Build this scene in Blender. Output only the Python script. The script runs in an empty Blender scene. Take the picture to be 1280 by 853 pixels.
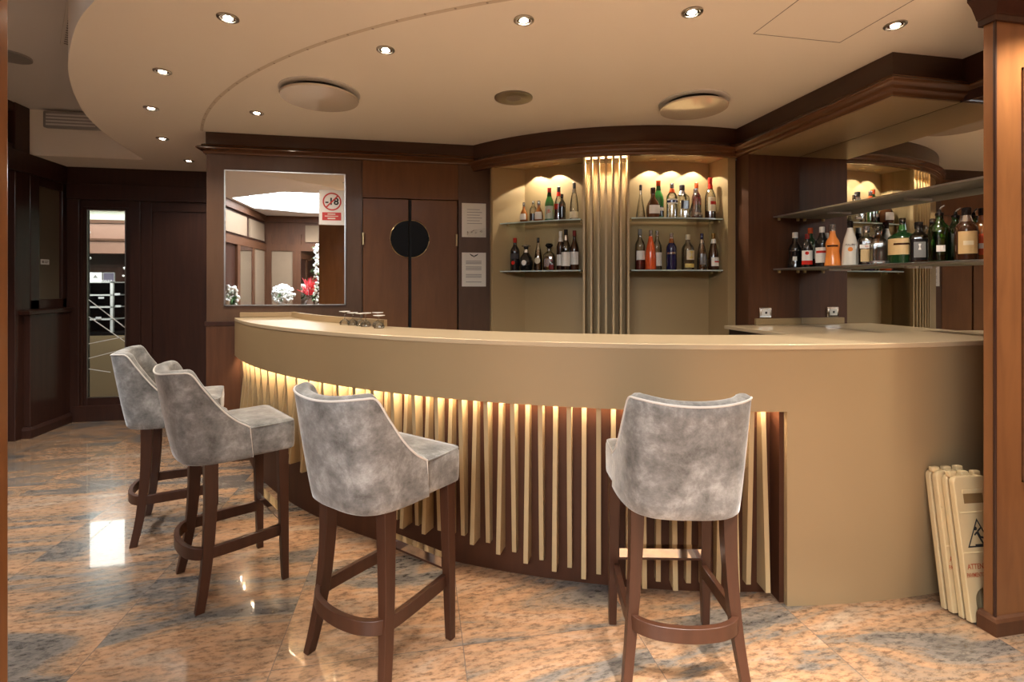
import bpy, bmesh, math, random
from mathutils import Vector, Matrix
random.seed(7)
PI = math.pi
R = math.radians
sc = bpy.context.scene
col = bpy.context.collection

# ------------------------------------------------------------------ materials
def nodes_of(name):
    m = bpy.data.materials.new(name)
    m.use_nodes = True
    nt = m.node_tree
    return m, nt, nt.nodes["Principled BSDF"]

def plain(name, c, rough=0.5, metal=0.0, coat=0.0, emit=None, estr=0.0, var=0.0, vscale=6.0, sheen=0.0, trans=0.0, bump=0.0, bscale=60):
    m, nt, b = nodes_of(name)
    b.inputs['Base Color'].default_value = (*c, 1)
    b.inputs['Roughness'].default_value = rough
    b.inputs['Metallic'].default_value = metal
    b.inputs['Coat Weight'].default_value = coat
    b.inputs['Coat Roughness'].default_value = 0.08
    b.inputs['Sheen Weight'].default_value = sheen
    b.inputs['Transmission Weight'].default_value = trans
    if emit:
        b.inputs['Emission Color'].default_value = (*emit, 1)
        b.inputs['Emission Strength'].default_value = estr
    if var or bump:
        tc = nt.nodes.new('ShaderNodeTexCoord')
        nz = nt.nodes.new('ShaderNodeTexNoise')
        nz.inputs['Scale'].default_value = vscale
        nz.inputs['Detail'].default_value = 5
        nt.links.new(tc.outputs['Object'], nz.inputs['Vector'])
        if var:
            mx = nt.nodes.new('ShaderNodeMix'); mx.data_type = 'RGBA'
            mx.inputs['A'].default_value = (*[v*(1-var) for v in c], 1)
            mx.inputs['B'].default_value = (*[min(1, v*(1+var)) for v in c], 1)
            nt.links.new(nz.outputs['Fac'], mx.inputs['Factor'])
            nt.links.new(mx.outputs['Result'], b.inputs['Base Color'])
        if bump:
            n2 = nt.nodes.new('ShaderNodeTexNoise'); n2.inputs['Scale'].default_value = bscale
            nt.links.new(tc.outputs['Object'], n2.inputs['Vector'])
            bp = nt.nodes.new('ShaderNodeBump'); bp.inputs['Strength'].default_value = bump
            bp.inputs['Distance'].default_value = 0.002
            nt.links.new(n2.outputs['Fac'], bp.inputs['Height'])
            nt.links.new(bp.outputs['Normal'], b.inputs['Normal'])
    return m

def wood(name, c1, c2, rough=0.32, coat=0.35, scale=(14, 14, 0.9)):
    m, nt, b = nodes_of(name)
    tc = nt.nodes.new('ShaderNodeTexCoord')
    mp = nt.nodes.new('ShaderNodeMapping'); mp.inputs['Scale'].default_value = scale
    nz = nt.nodes.new('ShaderNodeTexNoise'); nz.inputs['Scale'].default_value = 2.2
    nz.inputs['Detail'].default_value = 6; nz.inputs['Roughness'].default_value = 0.55
    nz.inputs['Distortion'].default_value = 0.5
    big = nt.nodes.new('ShaderNodeTexNoise'); big.inputs['Scale'].default_value = 1.3
    ad = nt.nodes.new('ShaderNodeMath'); ad.operation = 'MULTIPLY_ADD'
    ad.inputs[1].default_value = 0.45; 
    rp = nt.nodes.new('ShaderNodeValToRGB')
    rp.color_ramp.elements[0].position = 0.40; rp.color_ramp.elements[0].color = (*c1, 1)
    rp.color_ramp.elements[1].position = 0.95; rp.color_ramp.elements[1].color = (*c2, 1)
    L = nt.links.new
    L(tc.outputs['Object'], mp.inputs['Vector']); L(mp.outputs['Vector'], nz.inputs['Vector'])
    L(tc.outputs['Object'], big.inputs['Vector'])
    L(big.outputs['Fac'], ad.inputs[0]); L(nz.outputs['Fac'], ad.inputs[2])
    L(ad.outputs[0], rp.inputs['Fac']); L(rp.outputs['Color'], b.inputs['Base Color'])
    b.inputs['Roughness'].default_value = rough
    b.inputs['Coat Weight'].default_value = coat
    b.inputs['Coat Roughness'].default_value = 0.12
    b.inputs['Specular IOR Level'].default_value = 0.3
    return m

def clear_glass(name, tint, edge, gloss=0.10, edge_mix=0.75):
    """see-through glass: tinted pane, darker and shinier where seen edge on"""
    m = bpy.data.materials.new(name); m.use_nodes = True
    nt = m.node_tree; nt.nodes.clear(); L = nt.links.new
    out = nt.nodes.new('ShaderNodeOutputMaterial')
    t = nt.nodes.new('ShaderNodeBsdfTransparent')
    g = nt.nodes.new('ShaderNodeBsdfGlossy'); g.inputs['Roughness'].default_value = 0.03
    lw = nt.nodes.new('ShaderNodeLayerWeight'); lw.inputs['Blend'].default_value = 0.45
    cm = nt.nodes.new('ShaderNodeMix'); cm.data_type = 'RGBA'
    cm.inputs['A'].default_value = (*tint, 1); cm.inputs['B'].default_value = (*edge, 1)
    L(lw.outputs['Facing'], cm.inputs['Factor']); L(cm.outputs['Result'], t.inputs['Color'])
    fr = nt.nodes.new('ShaderNodeFresnel'); fr.inputs['IOR'].default_value = 1.5
    ms = nt.nodes.new('ShaderNodeMixShader')
    ad = nt.nodes.new('ShaderNodeMath'); ad.operation = 'MULTIPLY_ADD'; ad.inputs[1].default_value = 0.8; ad.inputs[2].default_value = gloss*0.3
    L(fr.outputs['Fac'], ad.inputs[0]); L(ad.outputs[0], ms.inputs['Fac'])
    L(t.outputs['BSDF'], ms.inputs[1]); L(g.outputs['BSDF'], ms.inputs[2]); L(ms.outputs['Shader'], out.inputs['Surface'])
    return m

def emitter(name, c, s):
    m = bpy.data.materials.new(name); m.use_nodes = True
    nt = m.node_tree; nt.nodes.clear()
    out = nt.nodes.new('ShaderNodeOutputMaterial'); e = nt.nodes.new('ShaderNodeEmission')
    e.inputs['Color'].default_value = (*c, 1); e.inputs['Strength'].default_value = s
    nt.links.new(e.outputs['Emission'], out.inputs['Surface'])
    return m

def granite():
    m, nt, b = nodes_of('granite_tiles'); L = nt.links.new
    N = nt.nodes.new
    geo = N('ShaderNodeNewGeometry'); sep = N('ShaderNodeSeparateXYZ'); L(geo.outputs['Position'], sep.inputs[0])
    T = 0.695
    def mth(op, a, bb=None, c=None):
        n = N('ShaderNodeMath'); n.operation = op
        for i, v in enumerate((a, bb, c)):
            if v is None: continue
            if isinstance(v, (int, float)): n.inputs[i].default_value = v
            else: L(v, n.inputs[i])
        return n.outputs[0]
    tx = mth('MULTIPLY_ADD', sep.outputs['X'], 1/T, 1.226/T)
    ty = mth('MULTIPLY_ADD', sep.outputs['Y'], 1/T, 0.22)
    fx = mth('FRACT', tx); fy = mth('FRACT', ty)
    def edge(f):
        return mth('MINIMUM', f, mth('SUBTRACT', 1.0, f))
    e = mth('MINIMUM', edge(fx), edge(fy))
    joint = mth('LESS_THAN', e, 0.0024)
    cx = N('ShaderNodeCombineXYZ'); L(mth('FLOOR', tx), cx.inputs[0]); L(mth('FLOOR', ty), cx.inputs[1])
    wn = N('ShaderNodeTexWhiteNoise'); L(cx.outputs[0], wn.inputs['Vector'])
    sc_ = N('ShaderNodeVectorMath'); sc_.operation = 'SCALE'; sc_.inputs['Scale'].default_value = 0.5
    L(wn.outputs['Color'], sc_.inputs[0])
    add = N('ShaderNodeVectorMath'); add.operation = 'ADD'; L(geo.outputs['Position'], add.inputs[0]); L(sc_.outputs[0], add.inputs[1])
    mp = N('ShaderNodeMapping'); mp.inputs['Rotation'].default_value = (0, 0, R(-24)); mp.inputs['Scale'].default_value = (0.85, 3.0, 1)
    L(add.outputs[0], mp.inputs['Vector'])
    n1 = N('ShaderNodeTexNoise'); n1.inputs['Scale'].default_value = 1.15; n1.inputs['Detail'].default_value = 7
    n1.inputs['Roughness'].default_value = 0.66; n1.inputs['Distortion'].default_value = 1.1
    L(mp.outputs[0], n1.inputs['Vector'])
    rp = N('ShaderNodeValToRGB'); cr = rp.color_ramp
    cr.elements[0].position = 0.34; cr.elements[0].color = (0.085, 0.074, 0.066, 1)
    cr.elements[1].position = 0.72; cr.elements[1].color = (0.35, 0.26, 0.182, 1)
    for p, c in ((0.42, (0.15, 0.126, 0.106)), (0.48, (0.225, 0.145, 0.09)), (0.55, (0.315, 0.175, 0.096)), (0.64, (0.29, 0.20, 0.137))):
        el = cr.elements.new(p); el.color = (*c, 1)
    L(n1.outputs['Fac'], rp.inputs['Fac'])
    mp2 = N('ShaderNodeMapping'); mp2.inputs['Rotation'].default_value = (0, 0, R(-24)); mp2.inputs['Scale'].default_value = (24, 60, 1)
    L(add.outputs[0], mp2.inputs['Vector'])
    n2 = N('ShaderNodeTexNoise'); n2.inputs['Scale'].default_value = 1.0; n2.inputs['Detail'].default_value = 6; n2.inputs['Roughness'].default_value = 0.75
    L(mp2.outputs[0], n2.inputs['Vector'])
    r2 = N('ShaderNodeValToRGB'); r2.color_ramp.elements[0].position = 0.37; r2.color_ramp.elements[0].color = (0.16, 0.145, 0.135, 1)
    r2.color_ramp.elements[1].position = 0.52; r2.color_ramp.elements[1].color = (1, 1, 1, 1)
    el = r2.color_ramp.elements.new(0.72); el.color = (1.22, 1.18, 1.12, 1)
    L(n2.outputs['Fac'], r2.inputs['Fac'])
    mul = N('ShaderNodeMix'); mul.data_type = 'RGBA'; mul.blend_type = 'MULTIPLY'; mul.inputs['Factor'].default_value = 0.66
    L(rp.outputs['Color'], mul.inputs['A']); L(r2.outputs['Color'], mul.inputs['B'])
    jm = N('ShaderNodeMix'); jm.data_type = 'RGBA'; jm.inputs['B'].default_value = (0.09, 0.07, 0.06, 1)
    jf = mth('MULTIPLY', joint, 0.75)
    L(jf, jm.inputs['Factor']); L(mul.outputs['Result'], jm.inputs['A'])
    L(jm.outputs['Result'], b.inputs['Base Color'])
    b.inputs['Roughness'].default_value = 0.22
    b.inputs['Coat Weight'].default_value = 0.55
    b.inputs['Coat Roughness'].default_value = 0.025
    return m

def velvet():
    m, nt, b = nodes_of('grey_velvet'); L = nt.links.new; N = nt.nodes.new
    tc = N('ShaderNodeTexCoord')
    oi = N('ShaderNodeObjectInfo')
    vm = N('ShaderNodeVectorMath'); vm.operation = 'ADD'
    sc_ = N('ShaderNodeVectorMath'); sc_.operation = 'SCALE'; sc_.inputs['Scale'].default_value = 5.0
    L(oi.outputs['Location'], sc_.inputs[0]); L(tc.outputs['Object'], vm.inputs[0]); L(sc_.outputs[0], vm.inputs[1])
    n1 = N('ShaderNodeTexNoise'); n1.inputs['Scale'].default_value = 9; n1.inputs['Detail'].default_value = 9; n1.inputs['Roughness'].default_value = 0.74
    n1.inputs['Distortion'].default_value = 0.15
    L(vm.outputs[0], n1.inputs['Vector'])
    rp = N('ShaderNodeValToRGB'); cr = rp.color_ramp
    cr.elements[0].position = 0.33; cr.elements[0].color = (0.074, 0.071, 0.067, 1)
    cr.elements[1].position = 0.70; cr.elements[1].color = (0.41, 0.41, 0.40, 1)
    el = cr.elements.new(0.52); el.color = (0.205, 0.201, 0.194, 1)
    L(n1.outputs['Fac'], rp.inputs['Fac']); L(rp.outputs['Color'], b.inputs['Base Color'])
    b.inputs['Roughness'].default_value = 0.75
    b.inputs['Sheen Weight'].default_value = 0.6
    b.inputs['Sheen Roughness'].default_value = 0.35
    n2 = N('ShaderNodeTexNoise'); n2.inputs['Scale'].default_value = 320
    L(tc.outputs['Object'], n2.inputs['Vector'])
    bp = N('ShaderNodeBump'); bp.inputs['Strength'].default_value = 0.25; bp.inputs['Distance'].default_value = 0.001
    L(n2.outputs['Fac'], bp.inputs['Height']); L(bp.outputs['Normal'], b.inputs['Normal'])
    return m

M = {}
M['floor'] = granite()
M['velvet'] = velvet()
M['piping'] = plain('pale_piping', (0.60, 0.58, 0.55), 0.5, sheen=0.4)
M['mahogany'] = wood('mahogany_veneer', (0.060, 0.023, 0.010), (0.098, 0.038, 0.016), rough=.55, coat=0)
M['door_wood'] = wood('door_mahogany', (0.115, 0.046, 0.017), (0.165, 0.070, 0.026), rough=.5, coat=.03, scale=(7, 7, 1.2))
M['mahogany_grey'] = wood('walnut_veneer', (0.082, 0.042, 0.024), (0.110, 0.059, 0.034), rough=.42, coat=.06, scale=(7, 7, 1.0))
M['dark_shaded_wood'] = wood('dark_shaded_mahogany', (0.026, 0.010, 0.007), (0.048, 0.018, 0.011), rough=.4, coat=.2)  # mahogany darkened for the poorly lit far-left walls; also plain dark furniture
M['frieze'] = wood('frieze_mahogany', (0.036, 0.015, 0.009), (0.062, 0.027, 0.015), scale=(1.0, 1.0, 8))
M['crown'] = wood('crown_mahogany', (0.075, 0.031, 0.013), (0.125, 0.054, 0.024), rough=0.26, scale=(.5, .5, 12))
M['lit_mahogany'] = wood('lit_mahogany_veneer', (0.140, 0.056, 0.021), (0.23, 0.098, 0.036), scale=(7, 7, 1.0))  # same mahogany, strong light on partition and post put into its colour
M['leg_wood'] = wood('stained_beech', (0.036, 0.013, 0.0065), (0.060, 0.021, 0.010), rough=0.42, coat=.12, scale=(12, 12, 1.5))
M['kick'] = wood('red_mahogany', (0.048, 0.016, 0.007), (0.078, 0.027, 0.012), rough=.5, coat=0, scale=(7, 7, 1.0))
M['gold'] = plain('champagne_laminate', (0.35, 0.244, 0.130), 0.45, 0.1, var=0.05, vscale=3)
M['gold_top'] = plain('champagne_top', (0.54, 0.42, 0.27), 0.30, 0.05, coat=0.2)
M['gold_dark'] = plain('champagne_panel', (0.34, 0.24, 0.118), 0.55, 0.0)
M['slat'] = plain('brass_painted_slat', (0.43, 0.315, 0.17), 0.45, 0.0)
M['ceiling'] = plain('warm_white_plaster', (0.82, 0.775, 0.705), 0.85, bump=0.05, bscale=30, var=0.015, vscale=2)
M['ceiling_grey'] = plain('cool_white_plaster', (0.66, 0.65, 0.64), 0.85)
M['disc_gloss'] = plain('glossy_disc_paint', (0.62, 0.56, 0.48), 0.16, coat=0.6)
M['seam'] = plain('plaster_seam', (0.60, 0.53, 0.45), 0.8)
M['screw'] = plain('screw_filler', (0.34, 0.29, 0.24), 0.7)
M['mirror'] = plain('mirror_silver', (0.88, 0.89, 0.88), 0.01, 1.0)
M['steel'] = plain('brushed_steel', (0.62, 0.61, 0.59), 0.28, 1.0)
M['chrome'] = plain('chrome', (0.85, 0.83, 0.80), 0.08, 1.0)
M['brass'] = plain('aged_brass', (0.55, 0.42, 0.22), 0.3, 1.0)
M['nickel'] = plain('satin_nickel', (0.42, 0.38, 0.33), 0.3, 1.0)
M['black'] = plain('black_gloss', (0.008, 0.007, 0.007), 0.35)
M['black'].node_tree.nodes['Principled BSDF'].inputs['Specular IOR Level'].default_value = 0.06
M['blackmat'] = plain('black_matt', (0.015, 0.014, 0.013), 0.7)
M['paper'] = plain('white_paper', (0.74, 0.70, 0.62), 0.6)
M['paper2'] = plain('white_sign', (0.82, 0.81, 0.79), 0.35)
M['ink'] = plain('grey_ink', (0.22, 0.20, 0.19), 0.7)
M['inkblack'] = plain('black_ink', (0.02, 0.02, 0.02), 0.6)
M['red'] = plain('sign_red', (0.55, 0.035, 0.03), 0.4)
M['redink'] = plain('red_ink', (0.42, 0.09, 0.03), 0.6)
M['cream'] = plain('cream_plastic', (0.62, 0.48, 0.27), 0.45, var=0.05)
M['grille'] = plain('speaker_mesh', (0.30, 0.26, 0.22), 0.6, 0.3)
M['greymetal'] = plain('grey_metal', (0.36, 0.35, 0.34), 0.45, 0.4)
M['glass'] = clear_glass('clear_glass', (0.96, 0.96, 0.95), (0.78, 0.78, 0.75))
M['shelf_glass'] = clear_glass('shelf_glass', (0.72, 0.80, 0.78), (0.30, 0.38, 0.36), gloss=0.3)
M['shelf_smoked'] = clear_glass('smoked_shelf_glass', (0.34, 0.36, 0.35), (0.10, 0.11, 0.11), gloss=0.5)
M['edge_glass'] = plain('polished_glass_edge', (0.50, 0.60, 0.56), 0.12, coat=.5)
M['smoked'] = plain('smoked_shelf_sheen', (0.30, 0.315, 0.30), 0.5)  # opaque grey stands in for light reflected under the dark shelf glass
M['smoked'].node_tree.nodes['Principled BSDF'].inputs['Specular IOR Level'].default_value = 0.2
M['pane_glass'] = clear_glass('door_glass', (0.92, 0.93, 0.92), (0.6, 0.62, 0.6), gloss=0.05)
M['white'] = plain('white_gloss', (0.80, 0.79, 0.75), 0.25)
M['leaf'] = plain('leaf_green', (0.06, 0.17, 0.04), 0.5, var=0.4, vscale=20)
M['bloom'] = plain('white_bloom', (0.80, 0.80, 0.76), 0.6)
M['coral'] = plain('red_branch', (0.60, 0.03, 0.04), 0.5)
M['bark'] = plain('brown_bark', (0.10, 0.05, 0.03), 0.8)
M['beige_fabric'] = plain('beige_wall_fabric', (0.20, 0.135, 0.085), 0.8, var=0.08)
M['taupe'] = plain('taupe_panel', (0.13, 0.105, 0.07), 0.45)
M['mint'] = plain('mint_plaster', (0.50, 0.58, 0.50), 0.8)
M['terracotta'] = plain('brown_bulkhead', (0.24, 0.125, 0.085), 0.5)
M['lamp'] = emitter('halogen_lamp', (1.0, 0.86, 0.66), 60)
M['lamp_small'] = emitter('alcove_lamp', (1.0, 0.80, 0.52), 25)
M['led'] = emitter('warm_led', (1.0, 0.80, 0.56), 60)
M['led_slot'] = emitter('slot_led', (1.0, 0.72, 0.42), 10)
M['sky'] = emitter('skylight_diffuser', (0.90, 0.96, 1.0), 8)
M['panel_light'] = emitter('ceiling_light_panel', (0.95, 1.0, 0.97), 5.0)
M['fairy'] = emitter('fairy_lamp', (1.0, 0.62, 0.25), 5)

# ------------------------------------------------------------------ mesh helpers
class MB:
    def __init__(s): s.v = []; s.f = []
    def add(s, vs, fs):
        o = len(s.v); s.v += [tuple(p) for p in vs]; s.f += [tuple(i+o for i in f) for f in fs]; return s
    def box(s, x0, x1, y0, y1, z0, z1):
        return s.add([(x0,y0,z0),(x1,y0,z0),(x1,y1,z0),(x0,y1,z0),(x0,y0,z1),(x1,y0,z1),(x1,y1,z1),(x0,y1,z1)],
                     [(3,2,1,0),(4,5,6,7),(0,1,5,4),(1,2,6,5),(2,3,7,6),(3,0,4,7)])
    def prism(s, poly, z0, z1):
        n = len(poly)
        return s.add([(p[0],p[1],z0) for p in poly]+[(p[0],p[1],z1) for p in poly],
                     [tuple(range(n-1,-1,-1)), tuple(range(n,2*n))]+[(i,(i+1)%n,n+(i+1)%n,n+i) for i in range(n)])
    def strip(s, A, B, z0, z1):
        """solid between two plan polylines of equal length"""
        n = len(A); vs = []
        for a, b in zip(A, B): vs += [(a[0],a[1],z0),(b[0],b[1],z0),(b[0],b[1],z1),(a[0],a[1],z1)]
        fs = []
        for i in range(n-1):
            for k in range(4): fs.append((4*i+k, 4*i+(k+1)%4, 4*i+4+(k+1)%4, 4*i+4+k))
        fs += [(3,2,1,0), tuple(4*(n-1)+k for k in range(4))]
        return s.add(vs, fs)
    def sweep(s, path, prof):
        """profile (offset to the right of travel, z) swept along plan path with mitred corners"""
        n = len(path); m = len(prof); vs = []
        for i, p in enumerate(path):
            d = []
            if i > 0: d.append(Vector((p[0]-path[i-1][0], p[1]-path[i-1][1])).normalized())
            if i < n-1: d.append(Vector((path[i+1][0]-p[0], path[i+1][1]-p[1])).normalized())
            ns = [Vector((q.y, -q.x)) for q in d]
            nn = sum(ns, Vector((0,0))); nn.normalize()
            k = 1/max(0.3, nn.dot(ns[0]))
            vs += [(p[0]+nn.x*o*k, p[1]+nn.y*o*k, z) for o, z in prof]
        fs = [(i*m+k, i*m+(k+1)%m, (i+1)*m+(k+1)%m, (i+1)*m+k) for i in range(n-1) for k in range(m)]
        fs += [tuple(range(m-1,-1,-1)), tuple((n-1)*m+k for k in range(m))]
        return s.add(vs, fs)
    def lathe(s, prof, n=24, c=(0,0,0), ex=None):
        """rings (r, z) about a vertical axis; ex gives a superellipse exponent per ring"""
        vs = []; m = len(prof)
        for j, (r, z) in enumerate(prof):
            e = 2 if ex is None else ex[j]
            for k in range(n):
                t = 2*PI*k/n; cx, sx = math.cos(t), math.sin(t)
                q = (abs(cx)**e+abs(sx)**e)**(-1/e)
                vs.append((c[0]+r*q*cx, c[1]+r*q*sx, c[2]+z))
        fs = [(j*n+k, j*n+(k+1)%n, (j+1)*n+(k+1)%n, (j+1)*n+k) for j in range(m-1) for k in range(n)]
        fs += [tuple(range(n-1,-1,-1)), tuple((m-1)*n+k for k in range(n))]
        return s.add(vs, fs)
    def tube(s, pts, r, n=8):
        """round bar along 3-D points; r may be a list"""
        pts = [Vector(p) for p in pts]; rs = r if isinstance(r, (list, tuple)) else [r]*len(pts)
        vs = []
        up = Vector((0,0,1))
        for i, p in enumerate(pts):
            t = (pts[min(i+1,len(pts)-1)]-pts[max(i-1,0)]).normalized()
            u = t.cross(up)
            if u.length < 1e-3: u = t.cross(Vector((0,1,0)))
            u.normalize(); w = t.cross(u).normalized()
            vs += [p+(u*math.cos(2*PI*k/n)+w*math.sin(2*PI*k/n))*rs[i] for k in range(n)]
        fs = [(i*n+k, i*n+(k+1)%n, (i+1)*n+(k+1)%n, (i+1)*n+k) for i in range(len(pts)-1) for k in range(n)]
        fs += [tuple(range(n-1,-1,-1)), tuple((len(pts)-1)*n+k for k in range(n))]
        return s.add(vs, fs)
    def post(s, rings):
        """square section post: rings (cx, cy, z, half_x, half_y)"""
        vs = []; n = len(rings)
        for x, y, z, hx, hy in rings: vs += [(x-hx,y-hy,z),(x+hx,y-hy,z),(x+hx,y+hy,z),(x-hx,y+hy,z)]
        fs = [(4*i+k, 4*i+(k+1)%4, 4*i+4+(k+1)%4, 4*i+4+k) for i in range(n-1) for k in range(4)]
        fs += [(3,2,1,0), tuple(4*(n-1)+k for k in range(4))]
        return s.add(vs, fs)
    def map(s, f):
        s.v = [tuple(f(Vector(p))) for p in s.v]; return s
    def build(s, name, mat, parent=None, smooth=False, bevel=0.0, seg=2, kind=None, angle=35):
        me = bpy.data.meshes.new(name); me.from_pydata(s.v, [], s.f); me.update()
        bm = bmesh.new(); bm.from_mesh(me)
        bmesh.ops.recalc_face_normals(bm, faces=bm.faces); bm.to_mesh(me); bm.free()
        o = bpy.data.objects.new(name, me); col.objects.link(o)
        me.materials.append(M[mat] if isinstance(mat, str) else mat)
        if smooth:
            me.polygons.foreach_set('use_smooth', [True]*len(me.polygons))
            me.set_sharp_from_angle(angle=R(angle))
        if bevel:
            md = o.modifiers.new('edge', 'BEVEL'); md.width = bevel; md.segments = seg; md.limit_method = 'ANGLE'; md.angle_limit = R(40)
        if parent: o.parent = parent
        if kind: o['kind'] = kind
        return o

def tag(o, label=None, cat=None, group=None, kind=None):
    if label: o['label'] = label
    if cat: o['category'] = cat
    if group: o['group'] = group
    if kind: o['kind'] = kind
    return o
def thing(name, label, cat, loc=(0,0,0), rz=0, group=None, rx=0):
    o = bpy.data.objects.new(name, None); col.objects.link(o)
    o.location = loc; o.rotation_euler = (rx, 0, rz); o.empty_display_size = 0.05
    return tag(o, label, cat, group)
def copy_tree(o, parent=None):
    c = o.copy(); col.objects.link(c)
    if parent: c.parent = parent
    for ch in list(o.children): copy_tree(ch, c)
    return c
def arc(c, r, t0, t1, n):
    """plan arc; angle 0 points to -Y, positive angles to -X"""
    return [(c[0]-r*math.sin(R(t0+(t1-t0)*i/n)), c[1]-r*math.cos(R(t0+(t1-t0)*i/n))) for i in range(n+1)]
def on(c, r, t): return (c[0]-r*math.sin(R(t)), c[1]-r*math.cos(R(t)))
def spline(pts, n):
    """Catmull-Rom through points"""
    P = [Vector(p) for p in pts]; P = [2*P[0]-P[1]]+P+[2*P[-1]-P[-2]]
    out = []; segs = len(P)-3
    for i in range(n+1):
        u = i/n*segs; k = min(int(u), segs-1); t = u-k
        a, b, c, d = P[k:k+4]
        out.append(0.5*((2*b)+(c-a)*t+(2*a-5*b+4*c-d)*t*t+(3*b-a-3*c+d)*t**3))
    return out
def text_mb(s, size, align='CENTER', ext=0.0, bold=0.0):
    """letters in the XZ plane (facing -Y) as a mesh builder"""
    cu = bpy.data.curves.new('lettering', 'FONT'); cu.body = s; cu.size = size; cu.align_x = align; cu.align_y = 'CENTER'
    cu.extrude = ext; cu.resolution_u = 3; cu.offset = size*bold
    t = bpy.data.objects.new('lettering', cu); col.objects.link(t)
    dg = bpy.context.evaluated_depsgraph_get()
    me = bpy.data.meshes.new_from_object(t.evaluated_get(dg))
    mb = MB(); mb.add([(v.co.x, -v.co.z, v.co.y) for v in me.vertices], [tuple(p.vertices) for p in me.polygons])
    bpy.data.objects.remove(t); bpy.data.curves.remove(cu); bpy.data.meshes.remove(me)
    return mb

# ------------------------------------------------------------------ room constants (metres)
BC = (2.15, 5.758)                # centre of the bar's curve
DC = (2.15, 5.584)                # centre of the bottle cabinet's curve
DR = 2.14
ZC = 2.60                         # bar ceiling
ZU = 3.03                         # upper ceiling
WB = 4.278                        # mirror wall
WF = 5.82                         # far wall

# ------------------------------------------------------------------ setting
MB().box(-7.2, 4.0, -4.3, 10.2, -0.06, 0).build('floor', 'floor', kind='structure')
edge = [(-0.96,1.45),(-1.03,1.95),(-1.16,2.19),(-1.346,2.381),(-1.527,2.583),(-1.738,2.877),(-1.915,3.155),(-2.058,3.417),(-2.219,3.754),(-2.349,4.083),(-2.489,4.608),(-2.61,5.348)]
edge = [(p.x, p.y) for p in spline(edge, 60)]
MB().prism([(-0.96,1.25)]+edge+[(-3.62,5.348),(-3.62,5.93),(3.9,5.93),(3.9,1.25)], ZC, ZU-0.002).build('ceiling', 'ceiling', kind='structure')
# upper ceiling around the skylight opening
hexa = [(-3.5,-1.6),(-2.4,-0.8),(-0.6,-0.8),(0.4,-1.6),(0.4,-2.8),(-0.6,-3.4),(-2.55,-3.4),(-3.5,-2.85)]
out8 = [(-3.72,-1.6),(-2.4,5.95),(-0.6,5.95),(3.9,-1.6),(3.9,-2.8),(-0.6,-4.3),(-2.55,-4.3),(-3.72,-2.85)]
up = MB()
outer = [(-3.75,-1.6),(-3.75,5.95),(3.95,5.95),(3.95,-1.6),(3.95,-2.8),(3.95,-4.3),(-3.75,-4.3),(-3.75,-2.85)]
for i in range(8):
    j = (i+1) % 8
    up.prism([hexa[i], outer[i], outer[j], hexa[j]], ZU, ZU+0.25)
up.build('ceiling', 'ceiling_grey', kind='structure')
sk = thing('skylight', 'large white glowing skylight panel, seen in the wall mirror', 'skylight', (-1.55,-2.1,ZU+0.2))
MB().prism([(x+1.55, y+2.1) for x, y in hexa], 0.0, 0.03).build('diffuser', 'sky', sk)
fr = MB(); hx = [(x+1.55, y+2.1) for x, y in hexa]
fr.strip(hx+[hx[0]], [(p[0]*0.985, p[1]*0.985) for p in hx+[hx[0]]], -0.2, 0.0)
fr.build('reveal', 'ceiling_grey', sk)

# outer walls
MB().box(-3.85,-3.62,-4.3,5.93,0,3.3).build('wall_left', 'dark_shaded_wood', kind='structure')
MB().box(-3.85,4.0,-4.3,-4.1,0,3.3).build('wall_front', 'mahogany', kind='structure')
MB().box(3.6,3.9,-4.3,1.65,0,3.3).build('wall_right', 'mahogany', kind='structure')
MB().box(3.0,3.9,1.66,5.93,0,3.05).build('wall_right', 'mahogany', kind='structure')
# far wall with an opening for the glass door
fw = MB()
fw.box(-3.62,-3.40,WF,WF+.1,0,2.6); fw.box(-2.98,-1.60,WF,WF+.1,0,2.6)
fw.box(-3.40,-2.98,WF,WF+.1,2.20,2.6); fw.box(-3.62,-1.6,WF,WF+.1,2.6,3.05)
fw.build('wall_far', 'dark_shaded_wood', kind='structure')
ft = MB()
ft.box(-3.52,-1.64,WF-.035,WF,2.43,2.6); ft.box(-3.52,-1.64,WF-.05,WF-.001,2.27,2.43)
ft.box(-3.52,-3.42,WF-.03,WF,0,2.27); ft.box(-2.96,-2.86,WF-.03,WF,0,2.27)
ft.box(-2.86,-2.76,WF-.018,WF,0.18,2.27); ft.box(-2.76,-1.64,WF-.018,WF,2.17,2.27); ft.box(-2.86,-1.64,WF-.018,WF,0.0,0.18)
ft.box(-1.76,-1.64,WF-.018,WF,0.18,2.17)
ft.build('trim_1', 'dark_shaded_wood', bevel=0.004, kind='structure')
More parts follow.
